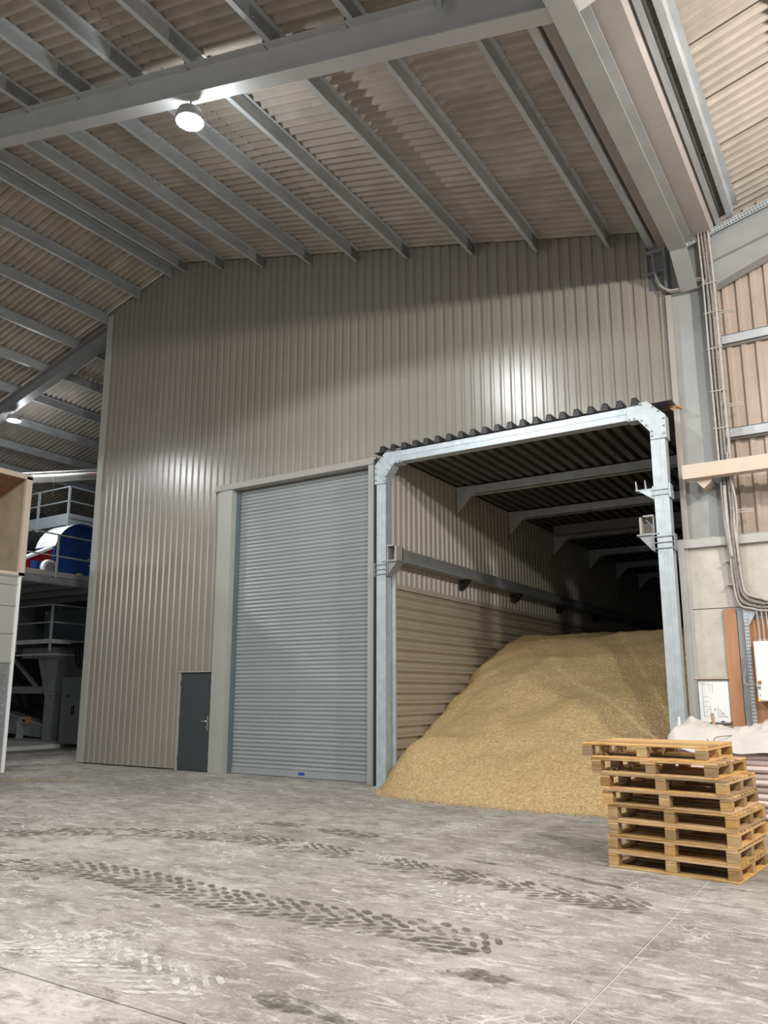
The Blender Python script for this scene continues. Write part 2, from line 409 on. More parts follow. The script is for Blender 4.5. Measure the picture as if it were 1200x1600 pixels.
for x in (-1.35, -0.02, 1.3, 2.6, 3.9):
    zpurlin(x, -1, y0=-2, y1=12.66, fw=0.085).build('purlin', 'galvanised_dull', ceilE)

# valley gutter with its eave channels
gut = thing('valley_gutter', 'brown sheet valley gutter lying on the girder between the two roofs', 'gutter', (VX, 5, 8.9))
for a, b2 in ((-2.0, 3.4), (3.42, 6.9), (6.92, 9.6), (9.62, 12.66)):
    MB().extrude([(-2.50, a, 8.90), (-1.68, a, 8.90), (-1.56, a, 9.16), (-1.575, a, 9.16), (-1.69, a, 8.915), (-2.49, a, 8.915), (-2.605, a, 9.16), (-2.62, a, 9.16)], (0, b2 - a, 0)).build('gutter_length', 'gutter_brown', gut)
for (x0, x1, xw) in ((-2.70, -2.60, -2.60), (-1.60, -1.52, -1.60)):
    MB().box(x0, x1, -2, 12.66, 8.985, 8.995).box(min(xw, xw + 0.006), max(xw, xw + 0.006), -2, 12.66, 8.995, 9.22).box(x0, x1, -2, 12.66, 9.22, 9.228).build('eave_channel', 'galvanised_dull', gut)

# valley girder
vg = thing('valley_girder', 'long pale grey steel girder running under the valley gutter to the column', 'girder', (VX, 5, 8.4))
MB().box(-2.22, -1.96, -2, 11.9, 8.40, 8.418).build('bottom_flange', 'column_grey', vg)
MB().box(-2.10, -2.085, -2, 12.6, 8.418, 8.83).build('web', 'column_grey', vg)
MB().box(-2.22, -1.96, -2, 12.6, 8.83, 8.848).build('top_flange', 'column_grey', vg)
MB().extrude([(-2.22, 11.9, 8.40), (-2.22, 12.58, 8.03), (-2.22, 12.58, 8.05), (-2.22, 11.9, 8.42)], (0.26, 0, 0)).extrude([(-2.10, 11.9, 8.41), (-2.10, 12.58, 8.04), (-2.10, 12.58, 8.5), (-2.10, 11.9, 8.5)], (0.015, 0, 0)).build('haunch', 'column_grey', vg)
hb = MB()
for dy in (12.0, 12.12):
    for dz in (8.62, 8.72): hb.cyl((-2.085, dy, dz), (-2.06, dy, dz), 0.016, 8)
hb.build('bolts', 'galvanised', vg)

def rafter(name, label, xa, xb, y0, y1, depth, m='painted_steel', web=0.012):
    """I-section under the purlins from xa to xb in plane y0..y1"""
    t = thing(name, label, 'rafter', (xa, (y0 + y1) / 2, zp(xa)))
    za = zp(xa + (1e-3 if xb > xa else -1e-3)); zb = zp(xb - (1e-3 if xb > xa else -1e-3)); v = (xb - xa, 0, zb - za); yc = (y0 + y1) / 2
    def fl(nm, top, th, ya, yb, mm):
        MB().extrude([(xa, ya, za - top), (xa, yb, za - top), (xa, yb, za - top - th), (xa, ya, za - top - th)], v).build(nm, mm, t)
    fl('top_flange', 0.0, 0.018, y0, y1, m); fl('web', 0.018, depth - 0.036, yc - web / 2, yc + web / 2, m); fl('bottom_flange', depth - 0.018, 0.018, y0, y1, m)
    return t
r1 = rafter('roof_rafter', 'big grey steel rafter crossing the top of the picture, bright lamp hanging below it', RX, VX - 0.13, 6.63, 6.85, 0.50)
for x in PX: MB().box(x - 0.115, x - 0.10, 6.64, 6.84, zp(x) - 0.005, zp(x) + 0.14).box(x - 0.20, x - 0.10, 6.66, 6.82, zp(x), zp(x) + 0.012).build('purlin_cleat', 'painted_steel', r1)
# cable conduit hanging on the rafter
MB().tube([(-3.42, 6.60, 9.02), (-3.42, 6.60, 9.25), (-3.42, 6.55, 9.6)], 0.035, 8).build('conduit', 'galvanised', r1)
rafter('roof_rafter', 'grey steel rafter of the left slope ending behind the tall wall corner', RX - 0.2, -27, 12.72, 12.98, 0.42, m='painted_steel_dark')
rafter('roof_rafter', 'pale rafter stub right of the valley girder at the top edge', VX + 0.13, 6, 6.63, 6.85, 0.50)

# ================================================================== BIG WALL
wb = sempty('wall_back', (-16.64, 12.7, 0))
YW = 12.70
def wall_top(x): return zr(x) if x < -2.73 else 8.22
def wall_bot(x):
    if x < -13.33: return 0.025
    if x < -12.33: return 2.12
    if x < -8.12: return 6.19
    return 6.02
def clad_sheet(parent, x0, x1, zlo, zhi, m, y=YW, yoff=0.0, name='cladding_sheet', pitch=0.2):
    mb = MB(); pr = trap(x1 - x0, x0, pitch)
    xs = [(x, d) for x, d in pr]
    for bx in (-13.33, -12.33, -8.12, -2.73, RX):
        for (a, da), (b2, db) in zip(list(xs), list(xs)[1:]):
            if a + 1e-4 < bx < b2 - 1e-4: xs.append((bx, da + (db - da) * (bx - a) / (b2 - a)))
        xs.sort()
    for (a, da), (b2, db) in zip(xs, xs[1:]):
        mid = (a + b2) / 2
        lo = max(zlo, wall_bot(mid)); ta = min(zhi, wall_top(min(a + 1e-5, mid))); tb = min(zhi, wall_top(max(b2 - 1e-5, mid)))
        if min(ta, tb) - lo < 0.02: continue
        mb.quad((a, y - da + yoff, lo), (b2, y - db + yoff, lo), (b2, y - db + yoff, tb), (a, y - da + yoff, ta))
    if mb.v: mb.build(name, m, parent)
x = -16.60
while x < -2.42:
    e = min(x + 1.0, -2.40)
    if x < -12.33: clad_sheet(wb, x, e, 0.0, 6.17, 'cladding')
    clad_sheet(wb, x, e, 6.12, 20, 'cladding', yoff=-0.004 if int(round(x)) % 2 else -0.0045)
    x = e
# fixings: small screw heads along the lap lines
sc = MB()
for xx in [k * 0.2 + 0.078 for k in range(-83, -13)]:
    for zz in (1.2, 2.8, 4.4, 6.15, 7.7, 9.2, 10.6):
        if zz > wall_bot(xx) + 0.05 and zz < wall_top(xx) - 0.1 and xx < -2.8 and random.random() < 0.7:
            sc.cyl((xx, YW - 0.032, zz), (xx, YW - 0.040, zz), 0.009, 5)
sc.build('sheet_screws', 'trim_beige', wb)
# side and inner faces of the room behind the wall
MB().box(-16.64, -16.60, 12.70, 40, 0, 11.45).build('side_cladding', 'cladding', wb)
# trims
def trim(n, m, *boxes):
    mb = MB()
    for b2 in boxes: mb.box(*b2)
    return struct(mb.build('trim_%d' % n, m))
trim(1, 'trim_grey', (-16.66, -16.45, 12.645, 12.70, 0.02, 11.50))
trim(2, 'trim_grey', (-12.33, -12.19, 12.635, 12.90, 0.0, 6.08), (-12.19, -11.93, 12.625, 12.95, 0.0, 6.08))
trim(3, 'trim_beige', (-12.42, -8.12, 12.60, 12.95, 6.08, 6.21))
trim(4, 'trim_grey', (-8.31, -8.12, 12.62, 12.95, 0.0, 6.08), (-8.12, -7.79, 12.60, 12.75, 0.0, 6.10))
trim(5, 'trim_beige', (-13.36, -12.30, 12.63, 12.70, 2.085, 2.115), (-13.345, -13.285, 12.645, 12.72, 0, 2.09), (-12.345, -12.325, 12.64, 12.72, 0, 2.09))
trim(6, 'trim_beige', (-2.47, -2.40, 12.60, 12.70, 3.97, 8.05))

# personnel door
d2 = struct(bpy.data.objects.new('door_2', None)); COL.objects.link(d2); d2.location = (-13.28, 12.69, 0)
MB().box(-13.285, -12.345, 12.675, 12.72, 0.012, 2.075).build('door_leaf', 'door_grey', d2)
h = MB().box(-12.445, -12.405, 12.662, 12.675, 0.86, 1.16).build('handle_plate', 'chrome', d2)
MB().tube([(-12.425, 12.66, 1.05), (-12.425, 12.62, 1.05), (-12.44, 12.612, 1.05), (-12.56, 12.612, 1.05)], 0.011, 8).build('lever', 'chrome', h)
MB().cyl((-12.425, 12.664, 0.93), (-12.425, 12.64, 0.93), 0.024, 12).build('lock_cylinder', 'chrome', h)
MB().box(-13.29, -12.34, 12.73, 12.78, 0, 2.09).build('door_back', 'black', d2)
hg = MB()
for zz in (0.25, 1.05, 1.85): hg.cyl((-13.283, 12.668, zz - 0.05), (-13.283, 12.668, zz + 0.05), 0.010, 8)
hg.build('hinges', 'door_grey', d2)

# roller shutter
d1 = struct(bpy.data.objects.new('door_1', None)); COL.objects.link(d1); d1.location = (-11.9, 12.86, 0)
PITCH = 0.0825
sl = MB(); prof = []
for k in range(9):
    t = k / 8; prof.append((-0.024 * math.sin(math.pi * min(1, t * 1.12)) ** 0.8 if t * 1.12 < 1 else 0.006, t * PITCH))
n0 = len(prof); 
for (ya, za), (yb, zb2) in zip(prof, prof[1:]): sl.quad((0, ya, za), (3.55, ya, za), (3.55, yb, zb2), (0, yb, zb2))
first = None; z = 0.13; i = 0
while z < 6.06:
    if first is None:
        first = sl.build('slat', 'roller', d1); first.data.transform(Matrix.Translation(origin(d1)))
        bm = bmesh.new(); bm.from_mesh(first.data); bmesh.ops.remove_doubles(bm, verts=bm.verts, dist=1e-5); bm.to_mesh(first.data); bm.free()
        for p in first.data.polygons: p.use_smooth = True
        first.location = (-11.87 + 11.9, 0, z)
    else: inst(first, 'slat', d1, (-11.87 + 11.9, 0, z))
    z += PITCH
MB().box(-11.93, -11.84, 12.78, 12.92, 0.0, 6.08).build('guide_rail', 'roller_dark', d1)
MB().box(-8.335, -8.30, 12.78, 12.92, 0.0, 6.08).build('guide_rail', 'roller_dark', d1)
bb = MB().box(-11.87, -8.32, 12.825, 12.885, 0.01, 0.135).box(-11.87, -8.32, 12.80, 12.83, 0.01, 0.025).build('bottom_bar', 'roller', d1)
MB().box(-10.06, -9.92, 12.815, 12.826, 0.05, 0.105).build('lock_label', 'label_blue', bb)
MB().box(-11.9, -8.3, 12.93, 12.95, 0, 6.1).build('backing', 'dark_void', d1)

# ================================================================== STORAGE BAY (canopy)
BX0, BX1 = -7.75, -2.50; BZ = 6.14; BY = 36.0
def bolts(mb, pts, y, r=0.016):
    for (a, b2) in pts: mb.cyl((a, y, b2), (a, y - 0.02, b2), r, 6)
fr = thing('portal_frame', 'bright galvanised front frame of the storage bay with chamfered bolted corners', 'frame', (-5.2, 12.35, 0))
for (x0, x1) in ((-7.87, -7.67), (-2.78, -2.56)):
    MB().box(x0, x1, 12.25, 12.45, 0.0, 5.7).build('post', 'galvanised', fr)
    xc = (x0 + x1) / 2
    MB().box(xc - 0.02, xc + 0.02, 12.244, 12.25, 0.02, 5.6).build('post_seam', 'galvanised', fr)
    MB().box(x0 - 0.06, x1 + 0.06, 12.20, 12.50, 0.0, 0.015).build('base_plate', 'galvanised', fr)
bmw = MB().extrude([(-7.6, 12.25, 5.91), (-7.6, 12.25, 6.12), (-7.6, 12.28, 6.12), (-7.6, 12.28, 6.02), (-7.6, 12.29, 6.0), (-7.6, 12.28, 5.98), (-7.6, 12.28, 5.91)], (4.8, 0, 0)).box(-7.6, -2.8, 12.28, 12.45, 6.105, 6.12).box(-7.6, -2.8, 12.28, 12.45, 5.91, 5.922).build('beam', 'galvanised', fr)
MB().box(-7.6, -2.8, 12.242, 12.25, 6.015, 6.12).build('beam_lip', 'galvanised', fr)
def corner(s, xo):
    """s=+1 left corner, -1 right; xo outer x"""
    P = [(0, 5.53), (0, 5.90), (0.26, 6.16), (0.58, 6.16), (0.58, 5.885), (0.42, 5.885), (0.245, 5.66), (0.245, 5.53)]
    pl = MB().extrude([(xo + s * a, 12.225, b2) for a, b2 in P], (0, 0.235, 0)).build('corner_plate', 'galvanised', fr)
    mb = MB(); bp = [(0.03, 5.6), (0.03, 5.72), (0.03, 5.84), (0.215, 5.58), (0.22, 5.66), (0.29, 5.77), (0.36, 5.86), (0.47, 5.91), (0.55, 5.91), (0.36, 6.13), (0.46, 6.13), (0.55, 6.13), (0.10, 5.97), (0.18, 6.05)]
    bolts(mb, [(xo + s * a, b2) for a, b2 in bp], 12.227); mb.build('bolts', 'steel_mid', pl)
corner(1, -7.90); corner(-1, -2.53)
# deck
DP = 0.237; RT = 0.062; RB = 0.115; RH = 0.10
deck = sempty('ceiling_bay', (BX0, 12.2, BZ))
k = 0; x = -7.90
ribs = []
while x < -3.1:
    ribs.append(x); x += DP
for g in range(0, len(ribs), 4):
    mb = MB(); grp = ribs[g:g + 4]
    for x in grp:
        pr = [(x, BZ), (x + (DP - RB), BZ), (x + DP - RB + (RB - RT) / 2, BZ + RH), (x + DP - (RB - RT) / 2, BZ + RH), (x + DP, BZ)]
        for (a, b2), (c, d) in zip(pr, pr[1:]): mb.quad((a, 12.19, b2), (a, BY, b2), (c, BY, d), (c, 12.19, d))
        # foam closure in each rib end
    mb.build('deck_sheet', 'deck_dark', deck)
MB().box(ribs[-1] + DP, -2.43, 12.30, BY, BZ, BZ + 0.004).build('deck_flashing', 'deck_dark', deck)
for x in ribs:
    MB().extrude([(x + DP - RB - 0.004, 12.20, BZ - 0.01), (x + DP + 0.004, 12.20, BZ - 0.01), (x + DP - (RB - RT) / 2 + 0.006, 12.20, BZ + RH + 0.012), (x + DP - RB + (RB - RT) / 2 - 0.006, 12.20, BZ + RH + 0.012)], (0, 0.30, 0)).build('rib_closure', 'black', deck)
# inner frames
IY = [15.30, 18.20, 21.40, 24.60, 27.60, 30.6]
ordn = ['first', 'second', 'third', 'fourth', 'fifth', 'sixth']
for y, w in zip(IY, ordn):
    t = thing('roof_beam', 'grey steel cross beam under the bay deck, %s one in from the front frame' % w, 'beam', (BX0, y, 5.9), 'cross beams under the bay deck')
    MB().box(BX0, BX1, y, y + 0.012, 5.92, 6.125).box(BX0, BX1, y, y + 0.16, 5.92, 5.932).box(BX0, BX1, y, y + 0.16, 6.113, 6.125).build('beam', 'galvanised_dull', t)
    for s, xo in ((1, BX0), (-1, BX1)):
        g = MB().extrude([(xo, y - 0.012, 6.12), (xo + s * 0.52, y - 0.012, 6.12), (xo + s * 0.52, y - 0.012, 5.9), (xo + s * 0.40, y - 0.012, 5.9), (xo + s * 0.10, y - 0.012, 5.58), (xo + s * 0.0, y - 0.012, 5.50)], (0, 0.03, 0)).build('knee_plate', 'galvanised_dull', t)
        mb = MB(); bolts(mb, [(xo + s * a, b2) for a, b2 in ((0.04, 5.62), (0.04, 5.72), (0.04, 5.82), (0.04, 5.92), (0.15, 5.92), (0.26, 5.92), (0.37, 5.92), (0.48, 5.92))], y - 0.012, 0.014); mb.build('bolts', 'galvanised', g)
# plain second beam seen at the shed wall line
t = thing('roof_beam', 'dull grey beam just in front of the third bay cross beam', 'beam', (BX0, 20.3, 5.9))
MB().box(BX0 + 0.4, BX1, 20.35, 20.5, 5.86, 6.11).build('beam', 'painted_steel_dark', t)
MB().box(BX0 + 0.4, BX1, 20.30, 20.55, 5.85, 5.865).build('flange', 'painted_steel_dark', t)

# bay walls
wl = sempty('wall_left', (BX0, 12.5, 0))
y = 12.50
while y < 34:
    e = y + 1.0; mb = MB(); pr = trap(1.0, y)
    for (a, da), (b2, db) in zip(pr, pr[1:]): mb.quad((BX0 + da, a, 3.58), (BX0 + db, b2, 3.58), (BX0 + db, b2, 6.13), (BX0 + da, a, 6.13))
    mb.build('cladding_sheet', 'cladding_bay', wl); y = e
for (za, zb2) in ((0.0, 0.90), (0.90, 1.8), (1.8, 2.7), (2.7, 3.60)):
    mb = MB(); pr = trap(zb2 - za, za, 0.2, 0.03, 0.055, 0.078)
    for (a, da), (b2, db) in zip(pr, pr[1:]): mb.quad((BX0 + 0.03 + da, 12.50, a), (BX0 + 0.03 + da, 34, a), (BX0 + 0.03 + db, 34, b2), (BX0 + 0.03 + db, 12.50, b2))
    mb.build('lining_sheet', 'cladding_lining', wl)
MB().box(BX0 + 0.01, BX0 + 0.085, 12.46, 34, 3.57, 3.66).build('cap_strip', 'cladding_bay', wl)
MB().box(-7.67, -7.59, 12.46, 12.50, 0.0, 4.0).box(-7.645, -7.635, 12.44, 12.46, 0, 4.0).build('edge_flashing', 'galvanised', wl)
MB().box(-8.1, -7.80, 12.5, 34, 0, 6.13).build('wall_core', 'dark_void', wl)
rs = MB()
for y in IY[:2]:
    rs.box(BX0 + 0.033, BX0 + 0.040, y - 0.07, y - 0.02, 5.42, 6.05)
rs.build('rust_streak', 'rust', wl)
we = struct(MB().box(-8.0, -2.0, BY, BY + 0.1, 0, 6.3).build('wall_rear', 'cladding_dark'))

# wheel-guide rails along both bay walls
def guide_rail(label, xw, s):
    t = thing('guide_rail', label, 'rail', (xw, 12.3, 4.05), 'rails on the bay walls')
    y0, y1 = 12.52, 32.0
    a = xw
    pr = [(0.0, 4.32), (0.10, 4.32), (0.16, 4.30), (0.12, 4.24), (0.12, 4.20), (0.165, 4.17), (0.165, 4.10), (0.22, 4.06), (0.22, 4.045), (0.0, 4.045)]
    MB().extrude([(a + s * p, y0, q) for p, q in pr], (0, y1 - y0, 0)).build('rail', 'steel_mid', t)
    # open box end at the front
    e = MB(); xa, xb = a - s * 0.02, a + s * 0.20
    e.box(min(xa, xb), max(xa, xb), 12.28, 12.54, 4.045, 4.06)
    e.box(min(xb, xb - s * 0.035), max(xb, xb - s * 0.035), 12.28, 12.54, 4.06, 4.32)
    e.box(min(xa, xa + s * 0.02), max(xa, xa + s * 0.02), 12.30, 12.54, 4.06, 4.33)
    e.box(min(xa, xb - s * 0.06), max(xa, xb - s * 0.06), 12.28, 12.54, 4.32, 4.345)
    e.box(min(xa, xb), max(xa, xb), 12.50, 12.53, 4.05, 4.32)
    e.build('end_box', 'trim_beige', t)
    # bracket clamped to the post with U bolts
    b2 = MB(); b2.box(min(a - s * 0.10, a + s * 0.24), max(a - s * 0.10, a + s * 0.24), 12.24, 12.54, 4.02, 4.045)
    b2.extrude([(a - s * 0.02, 12.27, 4.02), (a + s * 0.22, 12.27, 4.02), (a + s * 0.02, 12.27, 3.78), (a - s * 0.02, 12.27, 3.78)], (0, 0.24, 0))
    pl = b2.build('post_bracket', 'steel_mid', t)
    ub = MB()
    px0, px1 = (-7.90, -7.63) if s > 0 else (-2.82, -2.53)
    for zz in (3.98, 3.89, 3.80): ub.tube([(px0, 12.47, zz), (px0, 12.235, zz), (px1, 12.235, zz), (px1, 12.47, zz)], 0.008, 6)
    ub.box(px0 - 0.012, px0, 12.23, 12.40, 3.76, 4.02); ub.box(px1, px1 + 0.012, 12.23, 12.40, 3.76, 4.02)
    ub.build('u_bolts', 'steel_mid', t)
    for y in IY[:4]:
        MB().extrude([(a - s * 0.08, y, 4.04), (a + s * 0.20, y, 4.04), (a + s * 0.0, y, 3.84), (a - s * 0.08, y, 3.84)], (0, 0.16, 0)).build('bracket', 'black', t)
    return t
guide_rail('long steel rail on brackets along the ribbed left bay wall', -7.66, 1)
guide_rail('open-ended rail seen end-on clamped to the right galvanised post', -2.84, -1)
bkt = thing('post_bracket', 'small empty steel bracket with two upright ears clamped high on the right post', 'bracket', (-2.9, 12.35, 4.7))
MB().box(-3.06, -2.78, 12.26, 12.44, 4.74, 4.755).build('shelf_plate', 'galvanised', bkt)
MB().extrude([(-3.02, 12.27, 4.74), (-2.78, 12.27, 4.74), (-2.78, 12.27, 4.57)], (0, 0.012, 0)).build('gusset', 'galvanised', bkt)
for xx in (-3.06, -2.92): MB().extrude([(xx, 12.28, 4.755), (xx, 12.42, 4.755), (xx, 12.28, 4.90)], (0.012, 0, 0)).build('ear', 'galvanised', bkt)
ub = MB()
for zz in (4.72, 4.64): ub.tube([(-2.82, 12.46, zz), (-2.82, 12.235, zz), (-2.53, 12.235, zz), (-2.53, 12.46, zz)], 0.009, 6)
ub.box(-2.80, -2.785, 12.24, 12.45, 4.58, 4.78); ub.box(-2.55, -2.53, 12.22, 12.45, 4.58, 4.80); ub.build('u_bolts', 'galvanised', bkt)

# scrap of rust-orange foam at the deck corner
f = MB()
for q in range(7):
    a = Vector((-2.44 + random.uniform(-.04, .04), 12.60 + random.uniform(-.03, .03), 6.12 + random.uniform(-.05, .05)))
    f.cyl(a, a + Vector((random.uniform(-.08, .08), random.uniform(-.03, .03), random.uniform(-.07, .07))), 0.03, 6, 0.012)
tag(f.build('expanding_foam', 'orange_tan'), 'orange-brown lump of foam where the bay deck meets the column', 'foam')

# conveyor deep in the bay
t = thing('cross_conveyor', 'dim boxed conveyor hanging across the dark back of the storage bay', 'conveyor', (-4, 31, 4.3))
MB().box(-6.0, -2.6, 30.9, 31.3, 4.55, 4.95).build('trough', 'galvanised_dull', t)
MB().box(-6.0, -2.6, 30.86, 30.9, 4.95, 5.0).box(-6.0, -2.6, 30.86, 30.9, 4.50, 4.55).build('edge_angle', 'galvanised', t)
for xx in (-5.2, -3.6): MB().box(xx, xx + 0.08, 31.05, 31.13, 0, 4.55).build('leg', 'galvanised_dull', t)
MB().box(-5.95, -5.3, 30.8, 31.4, 4.95, 5.45).build('drive_box', 'galvanised_dull', t)

# ================================================================== GRAIN HEAP
def lerp(t, tab):
    if t <= tab[0][0]: return tab[0][1]
    for (a, va), (b2, vb) in zip(tab, tab[1:]):
        if t <= b2: return va + (vb - va) * (t - a) / (b2 - a)
    return tab[-1][1]
FOOT = [(-8.2, 13.0), (-7.95, 12.62), (-7.75, 12.25), (-7.55, 11.9), (-7.3, 11.62), (-6.9, 11.42), (-6.5, 11.33), (-5.9, 11.22), (-4.8, 11.11), (-3.9, 11.2), (-3.36, 11.23), (-2.9, 11.5), (-2.5, 12.0), (-2.2, 12.6)]
PRF = [(-1, -0.15), (0, 0), (0.25, 0.2), (0.75, 0.50), (1.4, 0.80), (2.05, 1.12), (4.25, 2.28), (5.6, 2.78), (6.6, 2.95), (9, 3.12), (14, 3.3)]
def heap(x, y):
    t = y - lerp(x, FOOT)
    # smooth profile
    hh = (lerp(t - 0.15, PRF) + 2 * lerp(t, PRF) + lerp(t + 0.15, PRF)) / 4
    n = noise.noise(Vector((x * 0.9, y * 0.9, 0.3))) * 0.13 + noise.noise(Vector((x * 2.6, y * 2.6, 1.7))) * 0.05 + noise.noise(Vector((x * 8, y * 8, 4.2))) * 0.018
    lobe = 0.15 * math.exp(-abs((x + 6.75) / 0.75) ** 3 - abs((y - 12.35) / 0.5) ** 3) + 0.04 * math.exp(-abs((x + 7.1) / 0.35) ** 3 - abs((y - 12.75) / 0.3) ** 3)
    lobe += 0.16 * noise.noise(Vector((y * 1.9, x * 0.8, 7.7))) * math.exp(-max(0, x + 7.75) / 0.6) * min(1, max(0, t - 0.5))
    return hh + (n * min(1, max(0, t) * 1.5) + lobe if t > 0 else 0)
gv = []; gf = []
NX, NY = 108, 250
for j in range(NY + 1):
    for i in range(NX + 1):
        x = -7.95 + (5.5 * i / NX); y = 10.9 + 14.5 * (j / NY) ** 1.15
        z = heap(x, y)
        if y > 12.5: x = max(x, BX0 + 0.03)
        gv.append((x, y, z))
for j in range(NY):
    for i in range(NX):
        a = j * (NX + 1) + i; q = (a, a + 1, a + NX + 2, a + NX + 1)
        if max(gv[t][2] for t in q) > -0.02: gf.append(q)
me = bpy.data.meshes.new('grain_heap'); me.from_pydata(gv, [], gf); me.update(); me.materials.append(MATS['grain'])
for p in me.polygons: p.use_smooth = True
gh = bpy.data.objects.new('grain_heap', me); COL.objects.link(gh)
tag(gh, 'large heap of golden grain meal spilling out of the storage bay', 'grain heap', kind='stuff')
# loose crumbs around its foot
cr = MB()
for q in range(900):
    x = random.uniform(-8.0, -2.9); y = lerp(x, FOOT) - abs(random.gauss(0, 0.16)) + 0.02; s = random.uniform(0.006, 0.018); z = s * 0.6
    cr.extrude([(x - s, y - s, 0.0), (x + s, y - s * .6, 0.0), (x + s * .5, y + s, 0.0)], (s * .2, 0, z))
tag(cr.build('grain_crumbs', 'grain'), 'loose golden crumbs scattered along the foot of the grain heap', 'grain', kind='stuff')

# ================================================================== RIGHT: COLUMN, CONCRETE, OTHER BAY
col = thing('steel_column', 'grey steel column standing on the concrete wall right of the storage bay', 'column', (VX, 12.75, 3.9))
MB().box(-2.40, -2.38, 12.60, 12.86, 3.5, 8.06).build('flange', 'trim_beige', col)
MB().box(-1.80, -1.78, 12.60, 12.86, 3.5, 8.8).build('flange', 'column_grey', col)
MB().box(-2.38, -1.80, 12.70, 12.715, 3.5, 8.9).build('web', 'column_grey', col)
MB().box(-2.40, -1.78, 12.60, 12.70, 8.04, 8.06).build('stiffener', 'column_grey', col)
MB().extrude([(-1.98, 12.62, 8.06), (-1.80, 12.62, 8.06), (-1.80, 12.62, 8.30)], (0, 0.012, 0)).build('gusset', 'column_grey', col)
MB().box(-2.72, -2.42, 12.60, 12.72, 8.86, 8.92).box(-2.46, -2.42, 12.58, 12.70, 8.1, 8.9).box(-2.72, -2.42, 12.60, 12.70, 8.5, 8.53).build('eave_cleat', 'steel_mid', col)
MB().box(-2.75, -2.40, 12.72, 12.74, 8.2, 9.2).build('back_plate', 'painted_steel_dark', col)
# right bay rafter with haunch
t = thing('bay_rafter', 'grey haunched rafter rising right from the column top', 'rafter', (-1.78, 12.7, 8.0))
zt = lambda x: zp(x)
MB().extrude([(-1.78, 12.70, zt(-1.78)), (6, 12.70, zt(6)), (6, 12.70, zt(6) - 0.54), (2.2, 12.70, zt(2.2) - 0.54), (-1.78, 12.70, 8.0)], (0, 0.014, 0)).build('web', 'column_grey', t)
def slab_x(y0, y1, xa, za, xb, zb2, th, nm, m='column_grey'):
    MB().extrude([(xa, y0, za), (xa, y1, za), (xa, y1, za + th), (xa, y0, za + th)], (xb - xa, 0, zb2 - za)).build(nm, m, t)
slab_x(12.59, 12.82, -1.78, 7.99, 2.2, zt(2.2) - 0.56, 0.018, 'bottom_flange')
slab_x(12.62, 12.70, -1.78, zt(-1.78) - 0.545, 2.2, zt(2.2) - 0.545, 0.016, 'mid_flange')
slab_x(12.59, 12.82, -1.78, zt(-1.78) - 0.02, 6, zt(6) - 0.02, 0.018, 'top_flange')
# perforated cable tray in front of the rafter
t = thing('cable_tray', 'perforated galvanised cable tray sloping along the right rafter', 'cable tray', (-2.0, 12.5, 8.85))
def perf(p, q, w, n, hole=0.35):
    """perforated strip from p to q (centre line), w tall in z, facing -y: built as ladder of bars"""
    p = Vector(p); q = Vector(q); d = q - p; mb = MB(); th = 0.006
    up = Vector((0, 0, 1)); u = (up - d.normalized() * up.dot(d.normalized())).normalized() if abs(d.normalized().z) < 0.9 else Vector((1, 0, 0))
    rows = [(-0.5, -0.36), (-0.12, 0.12), (0.36, 0.5)]
    for a, b2 in rows: mb.extrude([p + u * w * a, p + u * w * b2, p + u * w * b2 + Vector((0, th, 0)), p + u * w * a + Vector((0, th, 0))], d)
    for k in range(n):
        s0 = p + d * (k / n); s1 = d * (0.5 / n)
        for a, b2 in ((-0.36, -0.12), (0.12, 0.36)): mb.extrude([s0 + u * w * a, s0 + u * w * b2, s0 + u * w * b2 + Vector((0, th, 0)), s0 + u * w * a + Vector((0, th, 0))], s1)
    return mb
perf((-2.11, 12.52, 8.80), (0.6, 12.52, 9.49), 0.10, 60).build('tray_side', 'galvanised', t)
MB().extrude([(-2.11, 12.53, 8.85), (-2.11, 12.60, 8.85), (-2.11, 12.60, 8.855), (-2.11, 12.53, 8.855)], (2.71, 0, 0.69)).build('tray_floor', 'galvanised', t)

# right bay cladding
wr = sempty('wall_right', (-1.8, 12.95, 3.9))
x = -1.80
while x < 9:
    mb = MB(); pr = trap(1.0, x, 0.21, 0.055, 0.032, 0.042)
    for (a, da), (b2, db) in zip(pr, pr[1:]): mb.quad((a, 12.95 - da, 3.9), (b2, 12.95 - db, 3.9), (b2, 12.95 - db, zr(b2)), (a, 12.95 - da, zr(a)))
    mb.build('cladding_sheet', 'cladding_warm', wr); x += 1.0
for zz in (7.06, 5.52):
    MB().box(-1.78, 9, 12.78, 12.91, zz, zz + 0.012).box(-1.78, 9, 12.78, 12.79, zz, zz + 0.16).box(-1.78, 9, 12.78, 12.91, zz + 0.15, zz + 0.162).build('girt', 'galvanised_dull', wr)

# beige beam passing in front of the column
t = thing('crane_rail_beam', 'beige painted box beam bracketed across the column at mid height', 'beam', (-2.4, 12.4, 4.9))
MB().box(-2.34, 9, 12.22, 12.40, 4.82, 5.035).build('beam', 'beige_paint', t)
MB().extrude([(-2.2, 12.34, 4.82), (-1.95, 12.34, 4.82), (-1.95, 12.34, 4.77), (-2.07, 12.34, 4.67)], (0, 0.36, 0)).build('bracket', 'beige_paint', t)

